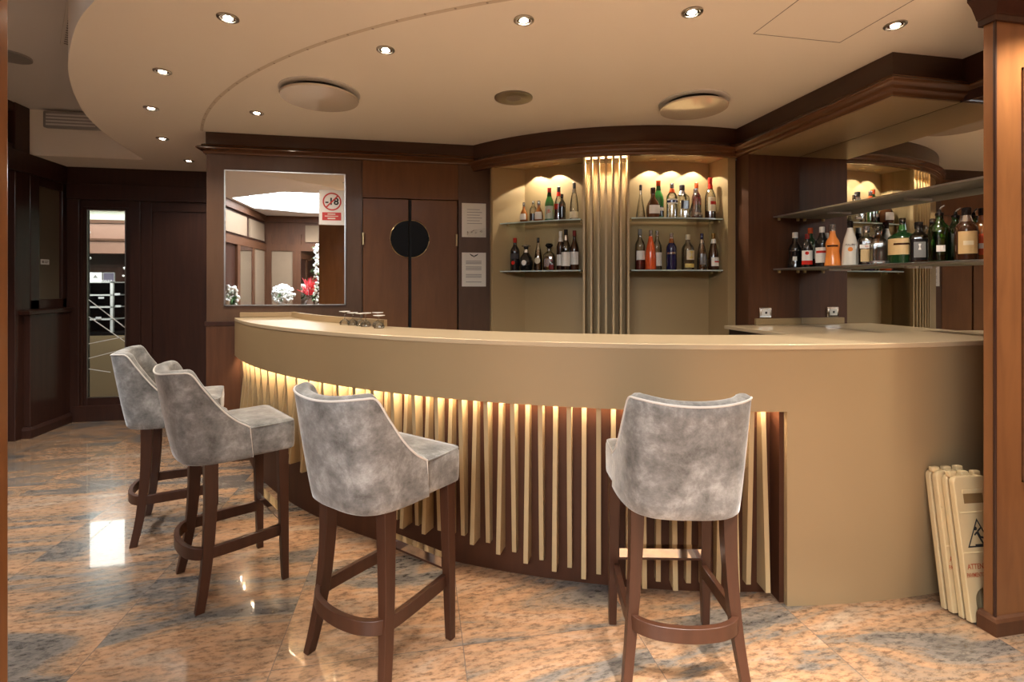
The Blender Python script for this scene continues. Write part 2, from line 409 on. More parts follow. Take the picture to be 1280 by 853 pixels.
# the glass door in the far wall
d3 = MB(); d3.box(-3.40,-3.365,WF+.005,WF+.05,0,2.2); d3.box(-3.012,-2.98,WF+.005,WF+.05,0,2.2)
d3.box(-3.365,-3.012,WF+.005,WF+.05,2.172,2.2); d3.box(-3.365,-3.012,WF+.005,WF+.05,0,0.233)
d3 = d3.build('door_3', 'dark_shaded_wood', bevel=0.003, kind='structure')
MB().box(-3.365,-3.012,WF+.022,WF+.030,0.233,2.172).build('glass_pane', 'pane_glass', d3)
bd = MB()
for a0, a1, z0, z1 in ((-3.368,-3.358,.233,2.172),(-3.019,-3.009,.233,2.172),(-3.368,-3.009,2.164,2.174),(-3.368,-3.009,.231,.241)): bd.box(a0,a1,WF+.0,WF+.008,z0,z1)
bd.build('bead', 'nickel', d3)
for (x0,z0,x1,z1) in ((-3.36,1.245,-3.02,0.945),(-3.36,1.07,-3.02,0.80),(-3.36,0.79,-3.02,0.86),(-3.36,0.64,-3.02,0.73),(-3.36,0.53,-3.16,0.49)):
    L_ = math.hypot(x1-x0, z1-z0); nx, nz = -(z1-z0)/L_*.004, (x1-x0)/L_*.004
    y0, y1 = WF+.019, WF+.0215
    q = MB(); q.add([(x0+nx,y0,z0+nz),(x1+nx,y0,z1+nz),(x1-nx,y0,z1-nz),(x0-nx,y0,z0-nz),(x0+nx,y1,z0+nz),(x1+nx,y1,z1+nz),(x1-nx,y1,z1-nz),(x0-nx,y1,z0-nz)],
        [(0,1,2,3),(7,6,5,4),(0,4,5,1),(1,5,6,2),(2,6,7,3),(3,7,4,0)])
    q.build('etched_line', 'white', d3)

# panelled left wall: plinth, dado, framed panel, upper beam
lw = MB()
lw.box(-3.62,-3.52,4.3,5.82,2.42,2.60); lw.box(-3.62,-3.56,4.3,5.345,2.95,3.03); lw.box(-3.62,-3.55,5.17,5.34,0,3.03)
lw.box(-3.62,-3.545,5.34,5.82,1.17,1.26); lw.box(-3.62,-3.545,5.34,5.45,1.17,2.42); lw.box(-3.62,-3.545,5.76,5.82,1.17,2.42); lw.box(-3.62,-3.545,5.45,5.76,2.34,2.42)
lw.box(-3.62,-3.57,4.3,5.17,2.60,2.66)
for b0, b1 in ((4.3,4.42),(4.98,5.1)): lw.box(-3.62,-3.585,b0,b1,2.66,2.95)
lw.build('trim_2', 'dark_shaded_wood', bevel=0.005, kind='structure')
MB().box(-3.62,-3.575,5.45,5.76,1.26,2.34).build('trim_3', 'taupe', kind='structure')
dd = MB(); dd.box(-3.62,-3.50,5.27,5.82,0.10,1.13); dd.build('trim_4', 'dark_shaded_wood', bevel=0.004, kind='structure')
MB().sweep([(-3.62,5.24),(-3.50,5.24),(-3.50,5.82)][::1], [(0,1.12),(0.03,1.13),(0.035,1.16),(0,1.17),(-.1,1.17),(-.1,1.12)]).build('trim_5', 'dark_shaded_wood', kind='structure')
MB().sweep([(-3.62,5.25),(-3.485,5.25),(-3.485,5.82)], [(0.012,0),(0.012,.07),(0,.10),(-.1,.10),(-.1,0)]).build('baseboard_left', 'dark_shaded_wood', kind='structure')
MB().box(-3.48,-1.64,WF-.04,WF,0,0.16).build('baseboard_far', 'dark_shaded_wood', bevel=.004, kind='structure')
ws = thing('wall_plate', 'small white label plate fixed to the dark panelled left wall', 'sign', (-3.575,5.56,1.62), R(90))
MB().box(-.055,.055,-.006,0,-.025,.025).build('plate', 'paper2', ws, bevel=.002)
pm = MB(); pm.box(-.04,-.02,-.0075,-.006,-.012,.012); pm.box(-.01,.04,-.0075,-.006,.004,.010); pm.box(-.01,.03,-.0075,-.006,-.010,-.004); pm.build('print', 'ink', ws)

# upper return over the far soffit: air grille
ac = thing('air_conditioner', 'grey air grille unit high on the bulkhead above the far doors', 'air conditioner', (-3.19,5.345,2.93))
MB().box(-.23,.23,-.05,0,-.075,.075).build('housing', 'greymetal', ac, bevel=.01)
for k in range(4): MB().box(-.20,.20,-.058,-.05,-.055+k*.03,-.04+k*.03).build('louvre', 'ceiling_grey', ac)
# slot vent on upper ceiling, along the edge of the curve
sv = thing('slot_vent', 'narrow white perforated vent strip on the grey upper ceiling', 'vent', (-2.12,3.52,ZU))
q = MB(); q.box(-.035,.035,-.42,.42,-.012,0); q.build('vent_frame', 'white', sv, bevel=.003).rotation_euler = (0,0,R(34))
q = MB()
for k in range(20): q.box(-.018,.018,-.39+k*.04,-.375+k*.04,-.014,-.011)
q.build('slots', 'ink', sv).rotation_euler = (0,0,R(34))
sp = thing('ceiling_speaker', 'round grey ceiling speaker beside the left edge of the photo', 'speaker', (-2.87,4.13,ZU))
MB().lathe([(.085,0),(.12,0),(.12,-.012),(.085,-.016)], 32).build('ring', 'greymetal', sp, smooth=True)
MB().lathe([(.0,-.014),(.085,-.012)], 32).build('grille', 'grille', sp)

# ------------------------------------------------------------------ mirror wall with swing doors
mw = MB()
mw.box(-1.648,-0.478,WB,WB+.12,0,2.6); mw.box(0.325,0.597,WB,WB+.12,0,2.6)
mw.box(-0.478,-0.470,WB+.006,WB+.12,0,2.6); mw.box(-1.648,-1.53,WB+.12,WF-.05,0,2.6)
mw.box(-0.47,0.325,WB+.10,WB+.12,0,2.6)
mw.build('wall_back', 'mahogany_grey', kind='structure')
MB().box(-0.468,0.323,WB,WB+.10,2.125,2.6).build('wall_back', 'door_wood', kind='structure')
MB().box(-1.66,-1.36,WB-.012,WB,1.075,1.11).build('trim_6', 'dark_shaded_wood', bevel=.003, kind='structure')
MB().box(-1.648,-1.40,WB-.008,WB,0.0,1.075).build('trim_7', 'mahogany', kind='structure')
for nm, a0, a1, hinge in (('door_1',-0.466,-0.097,-0.462), ('door_2',-0.071,0.313,0.309)):
    dl = MB().box(a0,a1,WB+.004,WB+.045,0.01,2.118).build(nm, 'door_wood', bevel=.003, kind='structure')
    s = -1 if nm == 'door_1' else 1
    cx = -0.097 if s < 0 else -0.071
    pts = [(cx+s*.148*math.sin(PI*k/24), 1.785+.157*math.cos(PI*k/24)) for k in range(25)]
    h = MB(); n = len(pts)
    h.add([(x,WB-.001,z) for x,z in pts]+[(x,WB+.01,z) for x,z in pts], [tuple(range(n)), tuple(range(2*n-1,n-1,-1))]+[(i,(i+1)%n,n+(i+1)%n,n+i) for i in range(n)])
    h.build('porthole_pane', 'black', dl)
    MB().tube([(x, WB+.001, z) for x, z in pts], .004, 6).build('porthole_ring', 'brass', dl, smooth=True)
    for z in (1.78, 0.35):
        MB().lathe([(.010,-.05),(.010,.05)], 10, (hinge, WB-.004, z)).build('hinge', 'brass', dl, smooth=True)
MB().box(-.097,-.071,WB+.05,WB+.06,0,2.12).build('trim_8', 'blackmat', kind='structure')

# wall mirror
wm = thing('wall_mirror', 'square wall mirror with thin silver edge, set in the walnut wall', 'mirror', (-1.06,WB,1.77))
MB().box(-.453,.453,-.006,-.001,-.532,.532).build('mirror_glass', 'mirror', wm)
q = MB()
for x0,x1,z0,z1 in ((-.459,-.449,-.538,.538),(.449,.459,-.538,.538),(-.459,.459,.530,.538),(-.459,.459,-.538,-.530)): q.box(x0,x1,-.010,-.0005,z0,z1)
q.build('edge_strip', 'steel', wm)
# -18 sign on the mirror
sg = thing('age_sign', 'white sign with red crossed circle over -18, on the mirror', 'sign', (-0.71,WB-.012,2.03))
MB().box(-.098,.098,-.004,.004,-.142,.142).build('board', 'paper2', sg, bevel=.002)
ring = []
def flat_ring(mb, cx, cz, r0, r1, y, n=40):
    vs = []; 
    for k in range(n):
        t = 2*PI*k/n
        vs += [(cx+r0*math.cos(t),y,cz+r0*math.sin(t)),(cx+r1*math.cos(t),y,cz+r1*math.sin(t))]
    return mb.add(vs, [(2*k,2*k+1,(2*k+3)%(2*n),(2*k+2)%(2*n)) for k in range(n)])
q = flat_ring(MB(), .004, .048, .062, .073, -.0062)
b_ = MB().add([(-.048,-.0064,.002),(-.040,-.0064,-.006),(.056,-.0064,.094),(.048,-.0064,.102)], [(0,1,2,3)])
q.add(b_.v, b_.f)
q.build('prohibition_ring', 'red', sg)
text_mb('-18', .078, bold=.03).map(lambda p: Vector((p.x*1.02+.004, -.0058, p.z+.047))).build('number', 'inkblack', sg)
MB().box(-.072,.075,-.0058,-.004,-.105,-.040).build('red_block', 'red', sg)
q = MB(); q.box(-.030,.030,-.0066,-.0058,-.058,-.050); q.box(-.052,.052,-.0066,-.0058,-.074,-.068); q.box(-.030,.030,-.0066,-.0058,-.095,-.084)
q.build('lettering', 'paper', sg)
# notices
n1 = thing('notice', 'white paper notice with a crumpled plastic corner, upper one beside the swing doors', 'notice', (0.457,WB,1.955), group='notices beside the swing doors')
MB().box(-.104,.104,-.004,.0,-.146,.146).build('sheet', 'paper', n1)
q = MB()
for k in range(6): q.box(-.06,.05+.02*(k%2),-.0048,-.004,.09-k*.024,.094-k*.024)
q.build('print', 'ink', n1)
q = MB(); random.seed(3)
gx, gz = 12, 8
vs = [(-.06+.16*i/gx, -.006-random.random()*.008, -.14+.07*j/gz*(0.6+0.5*i/gx)) for j in range(gz+1) for i in range(gx+1)]
q.add(vs, [(j*(gx+1)+i, j*(gx+1)+i+1, (j+1)*(gx+1)+i+1, (j+1)*(gx+1)+i) for j in range(gz) for i in range(gx)])
q.build('plastic_sleeve', 'glass', n1)
n2 = thing('notice', 'white printed notice with dark winged crest at its head, lower one beside the swing doors', 'notice', (0.457,WB,1.53), group='notices beside the swing doors')
MB().box(-.104,.104,-.004,.0,-.146,.146).build('sheet', 'paper', n2)
q = MB()
for z in (.07,.058,.048,.02,.008,-.004,-.045,-.057,-.069,-.11): q.box(-.07,.065,-.0048,-.004,z,z+.005)
q.build('print', 'ink', n2)
q = MB()
for s in (-1, 1): q.add([(0,-.005,.118),(s*.04,-.005,.138),(s*.03,-.005,.124),(s*.012,-.005,.112)], [(0,1,2,3)])
q.add([(-.008,-.005,.115),(.008,-.005,.115),(0,-.005,.103)], [(0,1,2)])
q.build('crest', 'inkblack', n2)

# crown mouldings
pl = [(-0.00,2.60),(0,2.512),(.012,2.506),(.026,2.498),(.030,2.488),(.044,2.480),(.058,2.470),(.058,2.462),(.046,2.456),(.030,2.448),(.018,2.436),(.018,2.428),(-.01,2.428),(-.01,2.60)]
dp = [(p[0], p[1]) for p in arc(DC, DR, 52.39, -6.7, 48)]
left_path = [(-1.648,WF-.06),(-1.648,WB),(dp[0][0],WB)]
def split_crown(nm1, nm2, path, prof, cut):
    fr_ = [p for p in prof if p[1] >= cut-1e-6]; 
    MB().sweep(path, [(0.005,2.60),(0.005,cut-.004),(-.02,cut-.004),(-.02,2.60)]).build(nm1, 'frieze', kind='structure')
    cr = [(max(o,0),z) for o, z in prof if z <= cut+.001]
    cr = [(-.02,cut)]+[(o,z) for o,z in cr]+[(-.02,prof[-2][1])]
    MB().sweep(path, cr).build(nm2, 'crown', smooth=True, angle=50, kind='structure')
split_crown('trim_9','trim_10', left_path, pl, 2.512)
pd = [(0,2.60),(0,2.488),(.012,2.484),(.030,2.474),(.036,2.460),(.050,2.454),(.056,2.442),(.050,2.430),(.038,2.424),(.030,2.414),(.030,2.404),(.016,2.398),(.010,2.386),(.010,2.376),(-.01,2.376),(-.01,2.60)]
def pos(c): return c
drum_path = dp + [(2.40,3.30),(2.40,2.17),(2.87,2.17),(2.87,1.66)]
drum_path[len(dp)-1] = (2.40, DC[1]-math.sqrt(DR*DR-.25*.25))
split_crown('trim_11','trim_12', drum_path, pd, 2.488)

# ------------------------------------------------------------------ bottle cabinet (drum)
cab = thing('bottle_cabinet', 'curved champagne bottle cabinet with two lit alcoves behind the bar', 'cabinet')
RB = 1.90
def prism_arc(r0, r1, t0, t1, z0, z1, n=24):
    return MB().strip(arc(DC, r1, t0, t1, n), arc(DC, r0, t0, t1, n), z0, z1)
prism_arc(RB-.02, RB, 47.5, 25.5, 0.02, 2.40).build('back_panel', 'gold_dark', cab, smooth=True)
prism_arc(RB-.02, RB, 16.2, -5.5, 0.02, 2.40).build('back_panel', 'gold_dark', cab, smooth=True)
MB().prism([(.597,4.112),(.585,4.125),(.597,4.29),(.90,4.30),(.882,4.166)], 0.02, 2.40).build('side_panel', 'gold_dark', cab)
e0, e1_ = on(DC, DR-.01, -4.8), on(DC, RB-.02, -4.8); e2, e3 = on(DC, DR-.01, -6.7), on(DC, RB-.02, -6.7)
MB().prism([e0, e1_, e3, e2], 0.02, 2.40).build('side_panel', 'gold_dark', cab)
prism_arc(RB-.02, DR-.004, 46.5, -6.7, 2.384, 2.405, 40).build('alcove_ceiling', 'gold', cab, smooth=True)
MB().strip(arc(DC, DR-.004, 46.5, 26.2, 20), arc(DC, RB-.02, 46.5, 26.2, 20), 0.0, 0.02).build('plinth', 'gold_dark', cab)
# slatted pilaster between the alcoves
pil = prism_arc(1.985, 2.00, 25.5, 16.2, 0.02, 2.384, 8).build('pilaster', 'gold_dark', cab, smooth=True)
for t in (25.5, 16.2):
    a_, b_, c_, d_ = on(DC, 2.12, t), on(DC, RB-.02, t), on(DC, RB-.02, t-.35 if t > 20 else t+.35), on(DC, 2.12, t-.35 if t > 20 else t+.35)
    MB().prism([a_, b_, c_, d_], 0.02, 2.384).build('cheek', 'gold_dark', pil)
for k in range(7):
    t = 25.3-(25.3-16.4)*k/6
    MB().strip(arc(DC, 2.145, t+.2, t-.2, 1), arc(DC, 2.0005, t+.2, t-.2, 1), 0.02, 2.384).build('slat', 'slat', cab)
for k in range(6):
    t = 25.3-(25.3-16.4)*(k+.5)/6
    MB().strip(arc(DC, 2.112, t+.36, t-.36, 2), arc(DC, 2.085, t+.36, t-.36, 2), 2.374, 2.382).build('led_strip', 'led_slot', cab)
    MB().strip(arc(DC, 2.128, t+.40, t-.40, 2), arc(DC, 2.118, t+.40, t-.40, 2), 2.325, 2.345).build('clip', 'brass', cab)
SLOTS = [on(DC, 2.095, 25.3-(25.3-16.4)*(k+.5)/6) for k in range(6)]
for t0, t1, u0, u1 in ((48.0, 26.2, 44.0, 26.2), (15.6, -4.6, 15.6, -4.6)):
    for z in (1.905, 1.505):
        A = arc(DC, 2.085, t0 if t0 < 40 else 45.6, t1, 16); B = arc(DC, 1.905, u0 if u0 < 40 else 43.2, u1, 16)
        gs = MB().strip(A, B, z, z+.010).build('glass_shelf', 'shelf_glass', cab)
        MB().strip([(p[0]+(p[0]-DC[0])*.0006,p[1]+(p[1]-DC[1])*.0006) for p in A], A, z, z+.010).build('polished_edge', 'edge_glass', gs)
        for tt in (t0 if t0 < 40 else 44.2, t1):
            for rr in (2.04, 1.95):
                p = on(DC, rr, tt)
                MB().lathe([(.008,-.016),(.010,-.012),(.010,-.001)], 10, (p[0], p[1], z)).build('shelf_peg', 'brass', cab)
lab_sp = {0:'alcove spotlight nearest the left jamb of the left alcove',1:'alcove spotlight beside the slatted pilaster in the left alcove',
          2:'alcove spotlight beside the slatted pilaster in the right alcove',3:'middle alcove spotlight of three in the right alcove',4:'alcove spotlight nearest the right jamb of the right alcove'}
def spot(loc, energy, size, blend, colr, rad=.02, aim=None):
    l = bpy.data.lights.new('beam', 'SPOT'); l.energy = energy; l.spot_size = R(size); l.spot_blend = blend; l.color = colr; l.shadow_soft_size = rad
    o = bpy.data.objects.new('beam', l); col.objects.link(o); o.location = loc
    if aim: o.rotation_euler = (Vector(aim)-Vector(loc)).to_track_quat('-Z','Y').to_euler()
    return o
for k, p in enumerate(SLOTS):
    spot((p[0],p[1],2.370), 6, 100, .8, (1.0,.84,.60), .006)
for k, t in enumerate((37.5, 32.4, 10.4, 5.1, -0.4)):
    p = on(DC, 1.985, t)
    s_ = thing('alcove_spotlight', 'small '+lab_sp[k], 'spotlight', (p[0],p[1],2.384), group='alcove spotlights')
    MB().lathe([(.014,0),(.026,0),(.026,-.005),(.016,-.007)], 20).build('bezel', 'brass', s_, smooth=True)
    MB().lathe([(.015,-.001),(.015,-.0045)], 16).build('lamp', 'lamp_small', s_)
    spot((p[0],p[1],2.372), 4.2, 108, 0.12, (1.0,.88,.68), .006)

# wood panel right of the cabinet, mirrored side wall, soffit
pw = MB(); pw.box(2.403,2.835,3.32,3.46,0,2.40); pw.build('wall_back', 'mahogany', kind='structure')
MB().box(2.835,3.0,1.86,3.46,0,2.62).build('wall_right', 'dark_shaded_wood', kind='structure')
MB().box(2.87,3.0,1.66,1.86,0,2.62).build('wall_right', 'dark_shaded_wood', kind='structure')
bm_ = thing('bar_mirror', 'tall frameless mirror on the side wall behind the glass shelves', 'mirror', (2.835,2.66,1.10))
MB().box(-.006,-.001,-.79,.656,0,1.268).build('mirror_glass', 'mirror', bm_)
sf = MB(); sf.box(2.402,2.829,2.172,3.318,2.370,2.384); sf.build('soffit_panel', 'gold')
so = bpy.data.objects['soffit_panel']; so['kind'] = 'structure'; so.name = 'trim_13'
MB().box(2.42,2.83,2.19,3.4,2.384,2.60).build('trim_14', 'frieze', kind='structure')

# smoked glass shelves on the mirror
for z, lb, mt in ((1.900,'upper empty smoked glass shelf across the side mirror','shelf_smoked'),(1.508,'lower smoked glass shelf carrying bottles across the side mirror','shelf_smoked')):
    g = thing('glass_shelf', lb, 'shelf', (2.72,2.65,z), group='smoked glass shelves on the mirror')
    MB().box(-.115,.107,-.77,.66,0,.012).build('glass_panel', 'smoked', g, bevel=.002)
    MB().box(-.117,-.1145,-.77,.66,0.001,.011).build('front_edge', 'steel', g)
    for y in (.645,): 
        for x in (-.08, .08): MB().lathe([(.010,-.020),(.012,-.012),(.012,-.001)], 12, (x,y,0)).build('shelf_peg', 'brass', g, smooth=True)
    for y in (.30,-.25): MB().box(.02,.107,y-.008,y+.008,-.014,-.001).build('bracket', 'steel', g)

# sockets on the panel
for a, lb in ((2.538,'chrome framed wall socket on the wood panel above the back counter'),):
    s_ = thing('wall_socket', lb, 'socket', (a,3.32,1.19))
    MB().box(-.052,.052,-.012,0,-.040,.040).build('plate', 'chrome', s_, bevel=.012, seg=3)
    MB().box(-.034,.034,-.016,-.011,-.026,.026).build('insert', 'white', s_, bevel=.006)
    MB().box(-.008,.008,-.018,-.015,-.008,.008).build('button', 'inkblack', s_)

# ------------------------------------------------------------------ bar counter
bar = thing('bar_counter', 'long curved champagne bar counter with lit vertical slats', 'bar counter')
T0, T1, TE = -9.9, 67.0, 8.56
bz = (0.846, 1.116)
NA = 70
MB().strip(arc(BC, 3.89, T0, T1, 100), arc(BC, 3.865, T0, T1, 100), bz[0], bz[1]).build('fascia', 'gold', bar, smooth=True)
MB().strip(arc(BC, 3.89, T0, TE, 30), arc(BC, 3.865, T0, TE, 30), 0.0, bz[0]).build('front_panel', 'gold', bar, smooth=True)
ou = arc(BC, 3.893, -9.95, T1, 90)
inn = [on(BC, 3.48, -11.15+(64.6+11.15)*i/90) for i in range(91)]
MB().strip(ou, inn, 1.116, 1.140).build('countertop', 'gold_top', bar, smooth=True, bevel=.003)
us = arc(BC, 3.51, 42.4, 64.2, 24); ui = arc(BC, 3.485, 42.4, 64.2, 24)
MB().strip(us, ui, 1.1405, 1.183).build('upstand', 'gold', bar, smooth=True, bevel=.002)
MB().box(-1.40,-0.98,4.255,4.274,1.1405,1.180).build('upstand', 'gold', bar, bevel=.002)
MB().strip(arc(BC, 3.788, TE+.05, 66.6, NA), arc(BC, 3.76, TE+.05, 66.6, NA), 0.0, 0.90).build('kick_panel', 'kick', bar, smooth=True)
MB().strip(arc(BC, 3.864, TE, 66.6, NA), arc(BC, 3.77, TE, 66.6, NA), 0.895, 0.912).build('soffit_board', 'gold', bar, smooth=True)
ta, tb = TE, TE+.30
MB().prism([on(BC,3.864,ta), on(BC,3.864,tb), on(BC,3.77,tb), on(BC,3.77,ta)], 0, 0.895).build('end_panel', 'kick', bar)
MB().strip(arc(BC, 3.860, TE+.4, 66.4, NA), arc(BC, 3.835, TE+.4, 66.4, NA), 0.887, 0.894).build('led_strip', 'led', bar)
# body behind
MB().strip(arc(BC, 3.50, T0, 63.5, 50), arc(BC, 3.47, T0, 63.5, 50), 0.0, 1.114).build('rear_panel', 'dark_shaded_wood', bar, smooth=True)
bot = [(-1.30,.42),(-0.95,.34),(-.735,.295),(-.34,.188),(-.12,.15),(.25,.147),(.45,.106),(.72,.065),(.9,.045),(2.2,.045)]
NS = 57
for k in range(NS):
    t = TE+1.05+(65.3-TE-1.05)*k/(NS-1)
    a = BC[0]-3.85*math.sin(R(t))
    zb = bot[-1][1]
    for (x0,z0),(x1,z1) in zip(bot, bot[1:]):
        if x0 <= a <= x1: zb = z0+(z1-z0)*(a-x0)/(x1-x0)
    if a < bot[0][0]: zb = bot[0][1]
    A = k % 2 == 0
    rt, rb = (3.823, 3.868) if A else (3.862, 3.826)
    if not A: zb += .012
    w = .0105/3.85
    m = MB(); vs = []
    for z, r in ((zb, rb), (0.884, rt)):
        for rr, sgn in ((r,1),(r,-1),(3.786,-1),(3.786,1)):
            tt = R(t)+sgn*w
            vs.append((BC[0]-rr*math.sin(tt), BC[1]-rr*math.cos(tt), z))
    m.add(vs, [(3,2,1,0),(4,5,6,7),(0,1,5,4),(1,2,6,5),(2,3,7,6),(3,0,4,7)])
    m.build('slat', 'slat', bar)

# back counter against mirror
bk = thing('back_counter', 'short champagne back counter between the bar and the wood panel', 'counter', (2.5,2.8,0))
MB().box(-.30,.328,-.44,.515,1.075,1.10).build('worktop', 'gold_top', bk, bevel=.003)
MB().box(-.26,.328,-.40,.515,0,1.074).build('cabinet_body', 'dark_shaded_wood', bk)
MB().box(-.05,.328,.495,.517,1.1005,1.148).build('upstand', 'gold_dark', bk, bevel=.002)

# coupe glasses standing upside down
for k, (a, b, h, lb) in enumerate(((-.48,3.37,.086,'upside-down coupe glass farthest from the upstand end, outermost of the row'),(-.425,3.32,.080,'upside-down coupe glass second in the row on the bar'),
        (-.365,3.255,.078,'upside-down coupe glass third in the row on the bar'),(-.33,3.19,.084,'upside-down coupe glass fourth in the row on the bar'),
        (-.255,3.15,.088,'upside-down coupe glass with a high foot near the upstand end'),(-.24,3.06,.076,'upside-down coupe glass in front of the tall one near the upstand end'))):
    g = thing('coupe_glass', lb, 'glass', (a,b,1.1405), group='upside-down coupe glasses on the bar')
    MB().lathe([(.030,0),(.033,.012),(.026,.026),(.010,.036),(.004,.040)], 20).build('bowl', 'glass', g, smooth=True)
    MB().lathe([(.004,.040),(.0035,h-.012),(.006,h-.006)], 10).build('stem', 'glass', g, smooth=True)
    MB().lathe([(.006,h-.006),(.034,h-.001),(.034,h+.0015),(.004,h+.001)], 20).build('foot', 'white', g, smooth=True)

# ------------------------------------------------------------------ bar stools
def make_stool(label, loc, face):
    root = thing('bar_stool', label, 'bar stool', loc, R(face-90), group='grey velvet bar stools')
    # seat block
    bm = bmesh.new()
    plan = []
    hw0, hw1, yb, yf, rc = .196, .214, -.185, .222, .035
    for (cx, cy, a0) in ((hw1-rc, yf-rc, 0), (-hw1+rc, yf-rc, 90), (-hw0+.06, yb+.06, 180), (hw0-.06, yb+.06, 270)):
        rr = rc if cy > 0 else .06
        for k in range(7): plan.append((cx+rr*math.cos(R(a0+15*k)), cy+rr*math.sin(R(a0+15*k))))
    rings = [(.622,.985),(.616,.95),(.624,1.0),(.700,1.004),(.738,1.0),(.748,.985),(.753,.955)]
    rings = [(.618,.95),(.622,.99),(.632,1.0),(.70,1.006),(.735,1.002),(.747,.988),(.752,.965)]
    vs = []; n = len(plan)
    for z, s in rings: vs += [(x*s, .02+(y-.02)*s, z) for x, y in plan]
    for s, dz in ((.8,.007),(.5,.011),(.2,.013)): vs += [(x*s, .02+(y-.02)*s, .752+dz) for x, y in plan]
    m = len(vs)//n
    fs = [(j*n+k, j*n+(k+1)%n, (j+1)*n+(k+1)%n, (j+1)*n+k) for j in range(m-1) for k in range(n)]+[tuple(range(n-1,-1,-1)), tuple((m-1)*n+k for k in range(n))]
    st = MB().add(vs, fs).build('seat', 'velvet', root, smooth=True, angle=60)
    loop = [(x*.985, .02+(y-.02)*.985, .748) for x, y in plan[2:12]]
    MB().tube([(plan[0][0]*.985,-.02,.748)]+loop+[(-plan[0][0]*.985,-.02,.748)], .0035, 6).build('piping', 'velvet', st, smooth=True)
    bm.free()
    # wrap-around back
    P0h = [(0,-.232),(.07,-.230),(.13,-.215),(.172,-.182),(.196,-.135),(.206,-.095),(.212,-.055),(.215,-.015),(.217,.03)]
    P1h = [(0,-.312),(.075,-.306),(.14,-.288),(.185,-.252),(.204,-.212),(.211,-.175),(.215,-.125),(.217,-.07),(.219,-.005)]
    Hh  = [1.024,1.027,1.034,1.038,1.030,.955,.868,.808,.768]
    def full(h): return [(-x,y) for x,y in h[:0:-1]]+list(h)
    N = 64
    P0 = spline([(x,y,0) for x,y in full(P0h)], N); P1 = spline([(x,y,0) for x,y in full(P1h)], N)
    Hs = spline([(0,0,z) for z in Hh[:0:-1]+Hh], N)
    z0 = .612; ztop = 1.036; nz = 10
    def tang(P, i): return (P[min(i+1,N)]-P[max(i-1,0)]).normalized()
    grid = []
    for i in range(N+1):
        zt = Hs[i].z; th = .052
        t = tang(P0, i); nin = Vector((-t.y, t.x, 0))        # inward
        def at(z):
            u = (z-z0)/(ztop-z0); p = P0[i].lerp(P1[i], u**0.85 if u > 0 else u); return Vector((p.x, p.y, z))
        row = [at(z0)+nin*.02, at(z0+.004)+nin*.006]
        row += [at(z0+.012+(zt-.016-z0-.012)*k/nz) for k in range(nz+1)]
        top = at(zt-.016)
        for ang in (35, 70, 90, 110, 145):
            row.append(top+nin*(th/2)*(1-math.cos(R(ang)))+Vector((0,0,.016*math.sin(R(ang)))))
        row.append(top+nin*th)
        for k in range(1, 6):
            z = zt-.016+(.735-zt+.016)*k/5 if zt-.016 > .735 else zt-.016-.004*k
            row.append(at(z)+nin*(th+.008*math.sin(PI*k/5)))
        row.append(at(.70)+nin*.05)
        grid.append(row)
    m = len(grid[0]); vs = [p for r in grid for p in r]
    fs = [(i*m+j, (i+1)*m+j, (i+1)*m+j+1, i*m+j+1) for i in range(N) for j in range(m-1)]
    fs += [tuple(range(m)), tuple(N*m+j for j in range(m-1,-1,-1))]
    bk_ = MB().add(vs, fs).build('backrest', 'velvet', root, smooth=True, angle=70)
    pipe = [grid[i][nz+2]+Vector((0,0,.004)) for i in range(0, N+1)]
    MB().tube(pipe, .0038, 6).build('piping', 'piping', bk_, smooth=True)
    MB().tube([grid[0][1], grid[0][nz+2]], .0025, 6).build('seam', 'piping', bk_, smooth=True)
    MB().tube([grid[N][1], grid[N][nz+2]], .0025, 6).build('seam', 'piping', bk_, smooth=True)
    # legs
    for s in (-1, 1):
        MB().post([(s*.184,.165,.622,.0225,.0225),(s*.187,.170,.30,.019,.019),(s*.190,.176,.0,.0145,.0145)]).build('leg', 'leg_wood', root, bevel=.002)
        rr = []
        for k in range(13):
            z = .622*(1-k/12); u = 1-z/.622
            x = .160+.047*u**2.0; y = -.128-.052*u**2.6; hx = .024-.009*u; hy = .0265-.009*u
            rr.append((s*x, y, z, hx, hy))
        MB().post(rr).build('leg', 'leg_wood', root, bevel=.002)
    # curved stretcher
    half = [(.176,.155),(.182,.05),(.186,-.06),(.184,-.125),(.165,-.172),(.115,-.204),(.055,-.218),(0,-.222)]
    pts = [(p.x,p.y) for p in spline([(x,y,0) for x,y in half]+[(-x,y,0) for x,y in half[-2::-1]], 44)]
    MB().sweep(pts, [(-.011,.208),(.011,.208),(.011,.258),(-.011,.258)]).build('stretcher', 'leg_wood', root, smooth=True, bevel=.002)
    fr_ = MB().box(-.172,.172,.157,.183,.272,.318).build('footrest', 'leg_wood', root, bevel=.002)
    MB().box(-.165,.165,.150,.186,.3185,.3225).box(-.165,.165,.1525,.1565,.285,.3185).build('footrest_plate', 'chrome', fr_)
    tag(bpy.data.objects[fr_.children[0].name], 'chrome plate')
    return root
make_stool('grey velvet bar stool nearest the glass door, half hidden behind the next stool', (-1.392,3.228,0), 17)
make_stool('grey velvet bar stool second from the glass door, overlapping the stool behind it', (-.885,2.598,0), 32.7)
make_stool('grey velvet bar stool third from the glass door, seen from its rear corner', (-.141,1.99,0), 45.6)
make_stool('grey velvet bar stool seen straight from behind, nearest the plain bar panel', (.932,1.738,0), 78)

